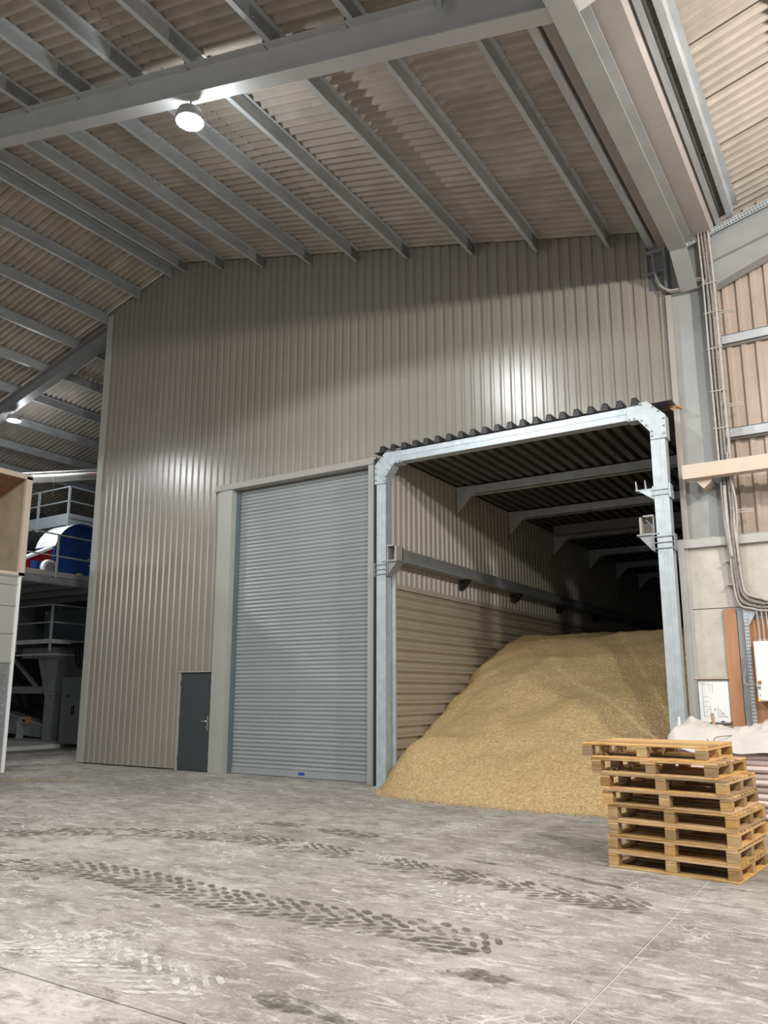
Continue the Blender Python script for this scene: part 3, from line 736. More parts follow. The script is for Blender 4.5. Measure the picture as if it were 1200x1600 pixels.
# concrete push wall
cw = sempty('wall_concrete', (-2.5, 12.55, 0))
rows = [(0.0, 0.86), (0.87, 1.86), (1.875, 2.87), (2.885, 3.81)]
for z0, z1 in rows:
    for (x0, x1) in ((-2.40, -1.745), (-1.735, 1.2), (1.21, 4.2), (4.21, 9)):
        MB().box(x0, x1, 12.575, 12.9, z0, z1).build('concrete_panel', 'concrete', cw)
MB().box(-2.40, 9, 12.60, 12.88, 0, 3.8).build('panel_backing', 'concrete_edge', cw)
MB().extrude([(-2.55, 12.50, 3.81), (-2.55, 12.50, 3.93), (-2.55, 12.60, 3.97), (-2.55, 12.95, 3.97), (-2.55, 12.95, 3.81)], (11.5, 0, 0)).build('ledge_cap', 'concrete_edge', cw)
MB().box(-2.54, -2.45, 12.50, 12.62, 0, 3.81).box(-2.45, -2.40, 12.55, 12.62, 0, 3.81).build('edge_post', 'concrete_edge', cw)
for z0, z1 in rows:
    yy = 12.64
    while yy < 34:
        MB().box(-2.54, -2.40, yy, yy + 2.98, z0, z1).build('concrete_panel', 'concrete', cw); yy += 3.0
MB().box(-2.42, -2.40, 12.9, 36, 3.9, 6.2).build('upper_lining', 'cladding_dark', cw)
MB().box(-2.46, -1.98, 12.53, 12.575, 1.845, 1.87).build('batten', 'beige_paint', cw)

# whiteboard
t = thing('whiteboard', 'small whiteboard with pen drawings hung on the concrete panels', 'whiteboard', (-2.2, 12.56, 1.23))
MB().box(-2.405, -1.985, 12.545, 12.57, 1.225, 1.815).build('panel', 'board_white', t)
fm = MB(); fm.box(-2.415, -2.40, 12.538, 12.575, 1.215, 1.825).box(-1.99, -1.975, 12.538, 12.575, 1.215, 1.825).box(-2.415, -1.975, 12.538, 12.575, 1.812, 1.825).box(-2.415, -1.975, 12.52, 12.575, 1.213, 1.23); fm.build('frame', 'steel_mid', t)
MB().box(-2.42, -2.395, 12.53, 12.577, 1.21, 1.24).box(-1.995, -1.97, 12.53, 12.577, 1.21, 1.24).build('corner_caps', 'black', t)
ink = MB()
def stroke(a, b2, c, d, w=0.004): ink.beam((a, 12.544, b2), (c, 12.544, d), w, w, (0, 1, 0))
L_, T_ = -2.40, 1.81
def wpt(u, v): return (L_ + 0.41 * u, T_ - 0.58 * v)
for (u0, v0, u1, v1) in [(.13, .08, .13, .86), (.13, .08, .50, .08), (.36, .08, .36, .25), (.46, .08, .46, .28), (.13, .38, .34, .38), (.13, .50, .34, .50), (.13, .62, .36, .62), (.36, .62, .36, .86), (.13, .86, .36, .86), (.18, .78, .32, .66), (.46, .73, .52, .66), (.52, .66, .52, .72), (.60, .64, .60, .86), (.60, .70, .68, .70), (.68, .70, .68, .80), (.66, .86, .76, .76), (.76, .76, .74, .84), (.76, .76, .82, .86), (.58, .87, .90, .87), (.86, .85, .90, .87), (.86, .89, .90, .87), (.40, .92, .52, .92)]:
    a, b2 = wpt(u0, v0); c, d = wpt(u1, v1); stroke(a, b2, c, d, 0.003)
for k in range(9):
    a, b2 = wpt(0.06 + k * 0.021, 0.045); stroke(a, b2 - 0.005, a + 0.003 * (k % 2), b2 + 0.006, 0.003)
a, b2 = wpt(.32, .045); stroke(a, b2 - 0.007, a + 0.008, b2 + 0.006, 0.005)
ink.build('pen_marks', 'ink', t)
MB().box(-2.12, -2.07, 12.52, 12.535, 1.232, 1.246).build('marker_pen', 'black', t)

# wooden boards and vertical tray
tag(MB().box(-1.975, -1.80, 12.535, 12.57, 0.4, 2.86).build('timber_plank', 'ply'), 'upright red-brown timber plank fixed between whiteboard and cable tray', 'plank')
tag(MB().box(-1.66, 0.2, 12.54, 12.57, 0.4, 2.70).build('plywood_board', 'ply'), 'brown plywood backing board behind the white electrical cabinet', 'board')
t = thing('cable_tray', 'vertical perforated steel cable tray beside the timber plank', 'cable tray', (-1.72, 12.5, 1.0))
perf((-1.665, 12.48, 0.5), (-1.665, 12.48, 2.80), 0.06, 46).build('tray_face', 'galvanised', t)
MB().box(-1.79, -1.70, 12.53, 12.57, 0.5, 2.86).build('tray_channel', 'steel_mid', t)
MB().extrude([(-1.70, 12.49, 2.86), (-1.50, 12.49, 2.84), (-1.62, 12.49, 2.62), (-1.70, 12.49, 2.60)], (0, 0.008, 0)).build('tray_elbow', 'galvanised', t)
perf((-1.55, 12.48, 2.90), (0.5, 12.48, 2.90), 0.07, 40).build('tray_run', 'galvanised', t)
t = thing('electrical_cabinet', 'white wall-mounted electrical cabinet at the right edge', 'cabinet', (-1.2, 12.4, 1.53))
MB().box(-1.575, -0.8, 12.30, 12.54, 1.53, 2.36).build('box', 'white_paint', t)
MB().box(-1.56, -0.81, 12.285, 12.30, 1.545, 2.345).build('door', 'white_paint', t)
MB().box(-1.57, -1.54, 12.276, 12.286, 1.53, 1.575).build('warning_sticker', 'yellow', t)
MB().cyl((-1.545, 12.286, 1.72), (-1.545, 12.262, 1.72), 0.022, 10).build('lock', 'steel_mid', t)
MB().box(-1.555, -1.515, 12.272, 12.286, 1.765, 1.81).build('red_label', 'rust', t)
for k in range(5): MB().cyl((-1.50 + k * 0.06, 12.42, 2.36), (-1.50 + k * 0.06, 12.42, 2.40), 0.024, 10).build('cable_gland', 'white_cable', t)

# cable bundle
cb = thing('cable_bundle', 'thick bundle of dusty cables running down the column and turning right to the cabinet', 'cables', (-1.75, 12.5, 5))
path0 = [(-1.80, 12.50, 8.9), (-1.785, 12.50, 8.3), (-1.775, 12.50, 7.8), (-1.775, 12.50, 6.5), (-1.77, 12.50, 5.4), (-1.765, 12.50, 4.4), (-1.76, 12.44, 4.05), (-1.745, 12.44, 3.7), (-1.73, 12.47, 3.25), (-1.68, 12.46, 2.99), (-1.50, 12.45, 2.90), (-1.2, 12.45, 2.86), (0.4, 12.45, 2.84)]
for k in range(12):
    ox = (k % 4 - 1.5) * 0.052; oy = (k // 4) * 0.03 - 0.02
    pts = []
    for q, p in enumerate(path0):
        tight = 1.0 if q < 6 else 0.75
        pts.append((p[0] + ox * tight + random.uniform(-.008, .008), p[1] + oy * tight, p[2] + (ox * 0.9 if q > 8 else 0) + random.uniform(-.01, .01)))
    MB().tube(spline(pts, 5), random.choice((0.017, 0.021, 0.026)), 6).build('cable', 'white_cable' if k in (0, 3, 7, 9) else 'grey_cable', cb, True)
for k in range(5):
    x0 = -1.50 + k * 0.06
    MB().tube(spline([(x0 - 0.02, 12.45, 2.90), (x0 - 0.01, 12.44, 2.75), (x0, 12.43, 2.55), (x0, 12.42, 2.39)], 4), 0.010, 6).build('cable', 'white_cable', cb, True)
tie = MB()
for zz in (8.0, 7.5, 6.9, 6.2, 5.6, 4.9, 3.55, 3.2): tie.box(-1.885, -1.66, 12.455, 12.56, zz, zz + 0.014)
tie.build('cable_ties', 'white_cable', cb)
MB().tube(spline([(-1.72, 12.44, 5.2), (-1.70, 12.44, 4.8), (-1.66, 12.44, 4.5), (-1.66, 12.44, 4.2), (-1.68, 12.42, 3.9), (-1.69, 12.42, 3.5)], 5), 0.016, 6).build('conduit', 'white_cable', cb, True)
MB().tube(spline([(-1.80, 12.46, 4.7), (-1.80, 12.44, 4.3), (-1.79, 12.42, 3.95), (-1.77, 12.42, 3.6)], 5), 0.026, 8).build('conduit', 'white_cable', cb, True)
for zz in (7.52, 5.98, 4.32):
    s = MB(); s.beam((-1.70, 12.52, zz), (-1.44, 12.56, zz), 0.018, 0.014).beam((-1.70, 12.52, zz - 0.035), (-1.44, 12.56, zz - 0.03), 0.018, 0.014).box(-1.74, -1.70, 12.50, 12.55, zz - 0.05, zz + 0.02)
    s.build('standoff', 'white_cable', cb)
lp = thing('looped_cable', 'two grey cables looping from the eave corner across the column head', 'cables', (-2.4, 12.55, 8.1))
for k in range(2):
    d = k * 0.035
    MB().tube(spline([(-2.62, 12.57, 8.85), (-2.60, 12.56, 8.5), (-2.52 + d, 12.55, 8.22 - d), (-2.36, 12.54, 8.09 - d), (-2.15, 12.54, 8.10 - d), (-1.98, 12.53, 8.16 - d), (-1.86, 12.50, 8.12 - d), (-1.80, 12.49, 7.9), (-1.79, 12.47, 7.5)], 6), 0.016, 6).build('cable', 'grey_cable' if k else 'white_cable', lp, True)
lb = thing('thin_white_cable', 'thin white cable dangling from the perforated tray to the cabinet lock', 'cable', (-1.7, 12.45, 1.9))
MB().tube(spline([(-1.72, 12.47, 1.98), (-1.76, 12.46, 1.85), (-1.73, 12.45, 1.76), (-1.62, 12.40, 1.78), (-1.55, 12.30, 1.66), (-1.54, 12.28, 1.60)], 6), 0.006, 6).build('cable', 'white_cable', lb, True)

# ================================================================== PALLETS
def build_pallet():
    """1.2 x 1.0 x 0.144 EUR-like; deck boards along x. returns list of (name, mesh, loc)"""
    parts = []
    def b(nm, sx, sy, sz, cx, cy, cz):
        key = (nm, round(sx, 3), round(sy, 3), round(sz, 3))
        if key not in PM:
            me = bpy.data.meshes.new(nm); bm = bmesh.new(); bmesh.ops.create_cube(bm, size=1.0)
            bmesh.ops.scale(bm, vec=(sx, sy, sz), verts=bm.verts)
            bmesh.ops.bevel(bm, geom=list(bm.edges), offset=0.003, segments=1, affect='EDGES'); bm.to_mesh(me); bm.free(); me.materials.append(MATS['pallet_block' if nm == 'block' else 'pallet_wood']); PM[key] = me
        parts.append((nm, PM[key], (cx, cy, cz)))
    n = 8; w = 0.09
    for k in range(n): b('deck_board', 1.2, w, 0.020, 0, -0.5 + w / 2 + k * (1.0 - w) / (n - 1), 0.134)
    for x in (-0.55, 0, 0.55): b('stringer_board', 0.10, 1.0, 0.020, x, 0, 0.113)
    for x in (-0.55, 0, 0.55):
        for y in (-0.45, 0, 0.45): b('block', 0.10, 0.10, 0.080, x, y, 0.061)
    for y in (-0.45, 0, 0.45): b('base_board', 1.0, 0.10, 0.020, 0, y, 0.010)
    for x in (-0.55, 0.55): b('base_board', 0.10, 1.0, 0.0205, x, 0, 0.010)
    return parts
PM = {}
pp = build_pallet()
px, py = -1.83, 8.455
# bottom to top: dx, dy, yaw, label
PAL = [(0, 0, -6.0, 'weathered wooden pallet resting on the floor, lowest of the stack of eight'),
       (0.0, 0.005, -6.3, 'wooden pallet second from the floor in the stack of eight'),
       (0.01, 0.0, -5.6, 'wooden pallet third from the floor in the stack of eight'),
       (0.015, 0.01, -6.5, 'pale-topped wooden pallet fourth from the floor in the stack of eight'),
       (-0.03, 0.0, -5.2, 'wooden pallet fifth from the floor, set in slightly from those below'),
       (-0.05, 0.02, -6.2, 'wooden pallet third from the top of the stack of eight'),
       (-0.13, 0.03, -7.0, 'wooden pallet directly below the topmost of the stack of eight'),
       (-0.235, 0.05, -4.0, 'pale yellow wooden pallet, topmost of the stack of eight and shifted left')]
for i, (dx, dy, yaw, lab) in enumerate(PAL):
    r = thing('wooden_pallet', lab, 'pallet', (px + dx, py + dy, 0.001 + 0.1445 * i), 'stack of wooden pallets'); r.rotation_euler = (0, 0, R(yaw))
    for k, (nm, me, loc) in enumerate(pp):
        if i == 6 and nm == 'deck_board' and loc[1] > 0.0 and k in (5,): continue
        o = bpy.data.objects.new(nm, me); COL.objects.link(o); o.parent = r; o.location = loc
        if i % 2: o.rotation_euler = (0, math.pi, 0) if nm != 'block' else (math.pi, 0, 0)

# ================================================================== FOLDED BULK BAGS
def soft_slab(x0, x1, y0, y1, z0, z1, seed, amp=0.03, nx=22, ny=10):
    mb = MB(); mid = (z0 + z1) / 2
    ring = []
    per = []
    for k in range(nx): per.append((x0 + (x1 - x0) * k / nx, y0))
    for k in range(ny): per.append((x1, y0 + (y1 - y0) * k / ny))
    for k in range(nx): per.append((x1 - (x1 - x0) * k / nx, y1))
    for k in range(ny): per.append((x0, y1 - (y1 - y0) * k / ny))
    n = len(per); lev = [(z0, 0.02), (z0 + (z1 - z0) * .25, 0.0), (mid, -0.015), (z0 + (z1 - z0) * .75, 0.0), (z1, 0.02)]
    cx, cy = (x0 + x1) / 2, (y0 + y1) / 2
    for (z, ins) in lev:
        for (a, b2) in per:
            nn = noise.noise(Vector((a * 3 + seed * 7.3, b2 * 3, z * 9))) * amp
            d = Vector((a - cx, b2 - cy, 0)).normalized()
            mb.v.append((a - d.x * (ins + nn), b2 - d.y * (ins + nn), z + noise.noise(Vector((a * 2.2, b2 * 2.2, seed * 3.1))) * amp * 0.35))
    for q in range(len(lev) - 1):
        for k in range(n): j = (k + 1) % n; mb.f.append((q * n + k, q * n + j, (q + 1) * n + j, (q + 1) * n + k))
    mb.f += [tuple(range(n))[::-1], tuple(range((len(lev) - 1) * n, len(lev) * n))]
    return mb
NB = 11; zc = 0.15; hb_ = (1.0 - zc) / NB
t = thing('pallet_base', 'old wooden pallet carrying the flattened bulk bags', 'pallet', (-1.6, 11.4, 0))
for yy in (10.85, 11.4, 11.95): MB().box(-2.45, -0.75, yy - 0.05, yy + 0.05, 0.0, 0.12).build('bearer', 'pallet_wood', t)
for k in range(6): MB().box(-2.45 + k * 0.32, -2.33 + k * 0.32, 10.8, 12.0, 0.12, 0.145).build('deck_board', 'pallet_wood', t)
names = ['lowest', 'second lowest', 'third lowest', 'fourth lowest', 'fifth lowest', 'middle', 'fifth from top', 'fourth from top', 'third from top', 'second from top', 'topmost']
for k in range(NB):
    o = soft_slab(-2.47 + random.uniform(-.04, .03), -0.70 + random.uniform(-.05, .03), 10.82 + random.uniform(-.04, .03), 12.1, zc + k * hb_ + 0.002, zc + (k + 1) * hb_ - 0.004, k).build('folded_bag', 'bag_pink', None, True)
    tag(o, 'flattened pinkish woven bulk bag, %s folded layer of the stack behind the pallets' % names[k], 'bag', 'flattened bulk bags')
# loose white cover on top
cv = []; cf = []; NXc, NYc = 60, 34
for j in range(NYc + 1):
    for i in range(NXc + 1):
        u = i / NXc; v = j / NYc
        x = -2.55 + 1.95 * u; y = 10.74 + 1.42 * v
        e = min(u, 1 - u, v, 1 - v)
        base = 1.02 + 0.11 * min(1, e * 7)
        bul = 0.09 * math.exp(-((x + 2.15) / 0.22) ** 2 - ((y - 11.15) / 0.35) ** 2) + 0.06 * math.exp(-((x + 2.35) / 0.15) ** 2 - ((y - 11.0) / 0.3) ** 2) + 0.08 * math.exp(-((x + 1.3) / 0.3) ** 2 - ((y - 11.2) / 0.45) ** 2) - 0.05 * math.exp(-((x + 1.85) / 0.14) ** 2)
        rid = abs(noise.noise(Vector((x * 3.0 + y * 1.2, y * 4.0 - x * 2, 2.2)))) * 0.15 + abs(noise.noise(Vector((x * 7 + y * 3, y * 9 - x * 4, 8.1)))) * 0.07 + abs(noise.noise(Vector((x * 16 - y * 9, y * 18, 3.1)))) * 0.03
        z = base + bul + rid * min(1, e * 10 + 0.2)
        if e < 0.03: z = 0.93 + noise.noise(Vector((x * 4, y * 4, 5))) * 0.07
        cv.append((x, y, z))
for j in range(NYc):
    for i in range(NXc): a = j * (NXc + 1) + i; cf.append((a, a + 1, a + NXc + 2, a + NXc + 1))
me = bpy.data.meshes.new('bag_cover'); me.from_pydata(cv, [], cf); me.update(); me.materials.append(MATS['bag_white'])
for p in me.polygons: p.use_smooth = True
o = bpy.data.objects.new('bag_cover', me); COL.objects.link(o); tag(o, 'crumpled white plastic bag spread over the stack of folded bags', 'bag')
tag(MB().tube(spline([(-2.00, 10.72, 1.09), (-1.93, 10.73, 1.0), (-1.90, 10.74, 1.10), (-1.7, 10.9, 1.13), (-1.55, 11.0, 1.17)], 6), 0.006, 5).build('twine', 'grey_cable', None, True), 'thin dark twine tied over the crumpled white bag', 'twine')
tag(MB().beam((-2.10, 11.95, 0.9), (-2.16, 12.10, 1.36), 0.04, 0.03).build('wooden_stake', 'ply'), 'short brown wooden handle sticking up before the whiteboard', 'handle')
tag(MB().cyl((-2.42, 11.2, 1.05), (-2.43, 11.25, 1.33), 0.022, 8, 0.016).build('white_rod', 'white_paint'), 'short white plastic rod standing left of the white bag', 'rod')

# ================================================================== LEFT MACHINERY
# intake bin with plywood hood, near side face in plane x = -16
bn = thing('intake_bin', 'grey bolted panel bin with dusty plywood hood at the left edge', 'bin', (-16.6, 9, 0))
zs = [0.0, 2.30, 2.92, 3.52, 3.98, 4.16]
for a, b2 in zip(zs, zs[1:]):
    MB().box(-17.9, -16.0, 6.0, 10.33, a + 0.006, b2 - 0.006).build('panel', 'steel_mid' if a == 0 else 'trim_grey', bn)
for z in zs[1:]: MB().box(-17.9, -15.975, 6.0, 10.36, z - 0.02, z + 0.02).build('joint_angle', 'trim_grey', bn)
MB().box(-16.01, -15.97, 10.30, 10.37, 0.0, 4.16).build('corner_post', 'white_paint', bn)
mb = MB()
for z in [0.2 + 0.17 * k for k in range(12)]: mb.cyl((-16.0, 10.2 + 0.02 * (k % 2), z), (-15.985, 10.2, z), 0.018, 6); mb.cyl((-16.0, 10.02, z + 0.05), (-15.985, 10.02, z + 0.05), 0.014, 6)
mb.build('bolts', 'galvanised', bn)
hd = MB().box(-18.0, -16.0, 10.30, 10.36, 4.22, 6.35).build('hood_side', 'ply_dusty', bn)
MB().extrude([(-16.0, 6.0, 6.42), (-18.2, 6.0, 5.75), (-18.2, 6.0, 5.70), (-16.0, 6.0, 6.37)], (0, 4.3, 0)).build('hood_roof', 'ply_red', bn)
MB().box(-18.2, -18.1, 6.0, 10.3, 4.2, 5.8).build('hood_back', 'ply_dusty', bn)
MB().box(-16.04, -15.95, 10.28, 10.42, 4.16, 6.42).box(-16.04, -15.95, 6.0, 10.42, 6.36, 6.47).box(-16.04, -15.95, 6.0, 10.42, 4.17, 4.24).build('hood_rim', 'beige_paint', bn)

# main platform
pf = thing('steel_platform', 'steel platform with toe board and railing carrying the blue fan', 'platform', (-22, 15, 0))
MB().box(-26, -20.0, 8.0, 22, 4.86, 4.90).build('deck', 'steel_mid', pf)
MB().box(-20.02, -19.98, 8.0, 22, 4.70, 4.90).box(-20.1, -19.98, 8, 22, 4.69, 4.71).build('edge_channel', 'steel_mid', pf)
MB().box(-20.02, -20.0, 8.0, 22, 4.92, 5.07).build('toe_board', 'trim_beige', pf)
for yy in (11.2, 12.65, 14.05, 15.27, 17.2): MB().box(-20.03, -19.98, yy - 0.025, yy + 0.025, 4.9, 6.17).build('railing_post', 'trim_grey', pf)
for zz in (5.52, 6.15): MB().cyl((-20.0, 8, zz), (-20.0, 22, zz), 0.022, 8).build('handrail', 'trim_grey', pf)
for yy in (12.2, 13.4, 14.6, 15.8, 17.0): MB().beam((-26, yy, 4.76), (-20.1, yy, 4.76), 0.12, 0.18).build('joist', 'painted_steel_dark', pf)
for (xx, yy) in ((-20.4, 19.5), (-25.5, 11), (-25.5, 19)): MB().box(xx - 0.12, xx + 0.12, yy - 0.12, yy + 0.12, 0, 4.7).build('column', 'painted_steel_dark', pf)

up = thing('upper_platform', 'galvanised upper walkway with handrails above the blue fan', 'platform', (-22, 16, 7.1))
MB().box(-28, -22.0, 15.75, 24, 7.16, 7.22).build('deck', 'galvanised_dull', up)
MB().box(-28, -21.98, 15.70, 15.75, 6.98, 7.36).build('edge_channel', 'galvanised', up)
MB().box(-22.02, -21.96, 15.70, 24, 6.98, 7.16).box(-22.02, -21.96, 15.70, 24, 7.22, 7.36).build('edge_channel', 'galvanised', up)
for (xx, yy) in ((-22, 15.72), (-23.6, 15.72), (-25.2, 15.72), (-22, 17.0), (-22, 18.4)): MB().box(xx - 0.03, xx + 0.03, yy - 0.03, yy + 0.03, 6.9, 8.27).build('railing_post', 'galvanised', up)
for zz in (7.78, 8.26): MB().tube([(-28, 15.72, zz), (-22, 15.72, zz), (-22, 24, zz)], 0.025, 8).build('handrail', 'galvanised', up)
for (xx, yy) in ((-22.2, 20), (-26, 16.2), (-26, 23)): MB().box(xx - 0.1, xx + 0.1, yy - 0.1, yy + 0.1, 4.9, 6.98).build('column', 'galvanised_dull', up)

lo = thing('lower_platform', 'dim steel platform with railings above the hopper leg', 'platform', (-22.3, 15.6, 3.2))
MB().box(-27, -22.0, 15.46, 22, 3.22, 3.27).build('deck', 'steel_mid', lo)
MB().box(-27, -22.0, 15.40, 15.46, 3.16, 3.29).box(-22.02, -21.98, 15.4, 22, 3.16, 3.29).build('edge_channel', 'galvanised_dull', lo)
for (xx, yy) in ((-22, 15.44), (-23.8, 15.44), (-25.2, 15.44), (-22, 16.8), (-22, 18.0)): MB().box(xx - 0.03, xx + 0.03, yy - 0.03, yy + 0.03, 2.9, 4.38).build('railing_post', 'galvanised_dull', lo)
for zz in (3.82, 4.37): MB().tube([(-27, 15.44, zz), (-22, 15.44, zz), (-22, 22, zz)], 0.025, 8).build('handrail', 'galvanised_dull', lo)
MB().tube([(-27, 15.44, 2.82), (-22, 15.44, 2.82), (-22, 22, 2.82)], 0.03, 8).build('lower_rail', 'galvanised_dull', lo)
for (xx, yy) in ((-26.4, 15.9), (-22.4, 21), (-26.4, 21)): MB().box(xx - 0.08, xx + 0.08, yy - 0.08, yy + 0.08, 0, 3.2).build('column', 'painted_steel_dark', lo)
tag(MB().box(-23.6, -23.2, 18.2, 18.6, 3.3, 4.3).build('green_panel', 'green_pale'), 'small pale green panel behind the lower platform railing', 'panel')
tag(MB().box(-26.5, -23.9, 18.3, 20.8, 3.3, 4.62).build('dust_filter', 'roller_dark'), 'dark blue-grey machine casing standing on the lower platform', 'machine')

# hopper on bolted tapering leg
hp = thing('hopper', 'dark galvanised hopper with bolted tapering leg under the lower platform', 'hopper', (-23.1, 16.6, 0.1))
def frust(x0, x1, y0, y1, z0, X0, X1, Y0, Y1, z1):
    mb = MB(); a = [(x0, y0, z0), (x1, y0, z0), (x1, y1, z0), (x0, y1, z0)]; b2 = [(X0, Y0, z1), (X1, Y0, z1), (X1, Y1, z1), (X0, Y1, z1)]
    for k in range(4): j = (k + 1) % 4; mb.quad(a[k], a[j], b2[j], b2[k])
    mb.poly(a[::-1]).poly(b2); return mb
MB().box(-23.35, -22.95, 16.35, 16.75, 0.14, 1.5).build('leg', 'steel_mid', hp)
frust(-23.35, -22.95, 16.35, 16.75, 1.5, -23.5, -22.4, 16.1, 17.5, 2.75).build('cone', 'steel_mid', hp)
MB().box(-24.2, -22.5, 16.0, 17.6, 2.75, 3.08).build('collar', 'painted_steel_dark', hp)
mb = MB()
for k in range(16):
    z = 0.2 + k * 0.083; mb.cyl((-22.95, 16.38, z), (-22.93, 16.38, z), 0.016, 5); mb.cyl((-22.95, 16.72, z), (-22.93, 16.72, z), 0.014, 5)
for k in range(12):
    f_ = k / 11; mb.cyl((-22.95 + 0.35 * f_, 16.38 - 0.22 * f_, 1.5 + 1.25 * f_), (-22.92 + 0.35 * f_, 16.36 - 0.22 * f_, 1.5 + 1.25 * f_), 0.018, 5)
mb.build('bolts', 'galvanised', hp)
MB().box(-25.8, -23.3, 16.5, 16.65, 1.62, 1.85).build('brace', 'painted_steel_dark', hp)
MB().beam((-25.6, 16.5, 2.9), (-23.9, 16.5, 1.75), 0.1, 0.1).beam((-23.6, 16.5, 1.75), (-23.3, 16.5, 1.45), 0.08, 0.08).build('brace', 'steel_mid', hp)
ch = thing('drag_conveyor', 'dark inclined conveyor trough near the floor behind the hopper leg', 'conveyor', (-25, 16.4, 0))
MB().extrude([(-26.3, 16.8, 1.0), (-23.6, 16.8, 0.52), (-23.6, 16.8, 0.16), (-26.3, 16.8, 0.30)], (0, 0.5, 0)).build('trough', 'steel_mid', ch)
MB().beam((-26.3, 16.78, 1.02), (-23.6, 16.78, 0.54), 0.05, 0.03).build('edge_angle', 'galvanised', ch)
MB().box(-24.85, -24.62, 16.62, 16.8, 0.62, 0.84).build('bearing_block', 'orange_tan', ch)
MB().cyl((-24.73, 16.62, 0.73), (-24.73, 16.58, 0.73), 0.05, 10).build('shaft', 'black', ch)
MB().box(-25.1, -25.0, 16.6, 16.8, 0, 0.7).build('leg', 'galvanised_dull', ch)
kb = tag(MB().box(-25.5, -21.6, 13.9, 15.8, 0.0, 0.11).build('concrete_plinth', 'white_paint'), 'low pale concrete plinth in front of the hopper leg', 'plinth')
kb2 = tag(MB().box(-25.5, -22.3, 15.82, 19.5, 0.0, 0.13).build('machine_plinth', 'concrete_edge'), 'grey plinth carrying the hopper leg', 'plinth')

cbn = thing('switch_cabinet', 'dark grey steel control cabinet beside the tall wall corner', 'cabinet', (-21.5, 16.1, 0))
MB().box(-21.78, -20.3, 15.85, 16.6, 0.12, 2.12).build('body', 'cabinet_grey', cbn)
MB().box(-21.76, -20.32, 15.835, 15.85, 0.14, 2.10).build('door', 'cabinet_grey', cbn)
MB().box(-21.25, -21.13, 15.81, 15.836, 0.98, 1.26).build('window', 'black', cbn)
MB().box(-21.5, -21.38, 15.815, 15.836, 1.52, 1.57).build('handle', 'black', cbn)
for xx in (-21.7, -20.5): MB().box(xx, xx + 0.1, 15.9, 16.5, 0.0, 0.12).build('foot', 'painted_steel_dark', cbn)
MB().box(-20.2, -20.1, 15.0, 15.1, 0, 0.01).build('foot_pad', 'painted_steel_dark', cbn)
ct = thing('cable_conduits', 'black flexible cable hoses looping down behind the switch cabinet', 'cables', (-21.5, 16.4, 2.4))
for k in range(6):
    xx = -21.75 + k * 0.16
    MB().tube(spline([(xx - 0.5, 16.3, 3.12), (xx - 0.15, 16.2, 3.15), (xx, 16.2, 2.9), (xx + 0.02, 16.25, 2.55), (xx + 0.3, 16.3, 2.38), (xx + 0.8, 16.3, 2.36)], 5), 0.045, 8).build('hose', 'black', ct, True)
MB().box(-21.1, -20.3, 16.0, 16.4, 2.16, 2.34).build('terminal_box', 'black', ct)
MB().cyl((-20.8, 15.99, 2.25), (-20.8, 15.97, 2.25), 0.05, 10).build('gland', 'steel_mid', ct)

# blue fan
fn = thing('blue_fan', 'big blue fan housing with white rounded casing on the platform', 'fan', (-21.6, 15.9, 4.9))
out = [(14.62, 4.95)]
for k in range(13):
    a = math.pi - (math.pi * 0.72) * k / 12; out.append((15.62 + 1.02 * math.cos(a), 5.82 + 1.02 * math.sin(a)))
out += [(16.7, 5.9), (16.7, 4.95)]
MB().extrude([(-21.9, a, b2) for a, b2 in out], (0.95, 0, 0)).build('housing', 'blue_paint', fn)
rim = MB()
w = [p for p in out[2:10]]
for (a, b2), (c, d) in zip(w, w[1:]):
    rim.quad((-21.92, a, b2 + 0.012), (-20.93, a, b2 + 0.012), (-20.93, c, d + 0.012), (-21.92, c, d + 0.012))
    rim.quad((-21.92, a - 0.012, b2), (-20.93, a - 0.012, b2), (-20.93, c - 0.012, d), (-21.92, c - 0.012, d))
rim.build('white_casing', 'white_paint', fn)
MB().cyl((-20.96, 16.3, 5.75), (-20.90, 16.3, 5.75), 0.46, 28).build('inlet_ring', 'black', fn)
MB().cyl((-20.91, 16.3, 5.75), (-20.86, 16.3, 5.75), 0.40, 28).build('inlet_grille', 'steel_mid', fn)
mb = MB()
for k in range(16): a = 2 * math.pi * k / 16; mb.cyl((-20.9, 16.3 + 0.5 * math.cos(a), 5.75 + 0.5 * math.sin(a)), (-20.93, 16.3 + 0.5 * math.cos(a), 5.75 + 0.5 * math.sin(a)), 0.018, 6)
mb.build('ring_bolts', 'galvanised', fn)
MB().beam((-20.93, 14.78, 6.35), (-20.93, 15.02, 6.39), 0.02, 0.04).build('lift_handle', 'black', fn)
MB().box(-20.945, -20.93, 15.45, 15.62, 5.12, 5.27).build('warning_plate', 'yellow', fn)
rc = thing('red_guard', 'red sloping drive guard with white edge left of the blue fan', 'guard', (-21.3, 14.0, 4.9))
MB().extrude([(-21.4, 13.1, 4.92), (-21.4, 13.1, 5.12), (-21.4, 14.6, 5.92), (-21.4, 14.6, 4.92)], (0.35, 0, 0)).build('guard', 'red_paint', rc)
MB().extrude([(-21.42, 13.0, 5.10), (-21.42, 14.6, 5.92), (-21.42, 14.6, 6.00), (-21.42, 13.0, 5.18)], (0.4, 0, 0)).build('white_edge', 'white_paint', rc)
mo = thing('electric_motor', 'blue electric motor with white cowl before the red guard', 'motor', (-20.7, 14.0, 4.9))
MB().cyl((-20.95, 14.15, 5.22), (-20.55, 14.15, 5.22), 0.23, 20).build('body', 'blue_paint', mo)
MB().cyl((-20.55, 14.15, 5.22), (-20.43, 14.15, 5.22), 0.26, 20, 0.24).build('cowl', 'white_paint', mo)
MB().cyl((-20.43, 14.15, 5.22), (-20.42, 14.15, 5.22), 0.18, 20).build('fan_grille', 'steel_mid', mo)
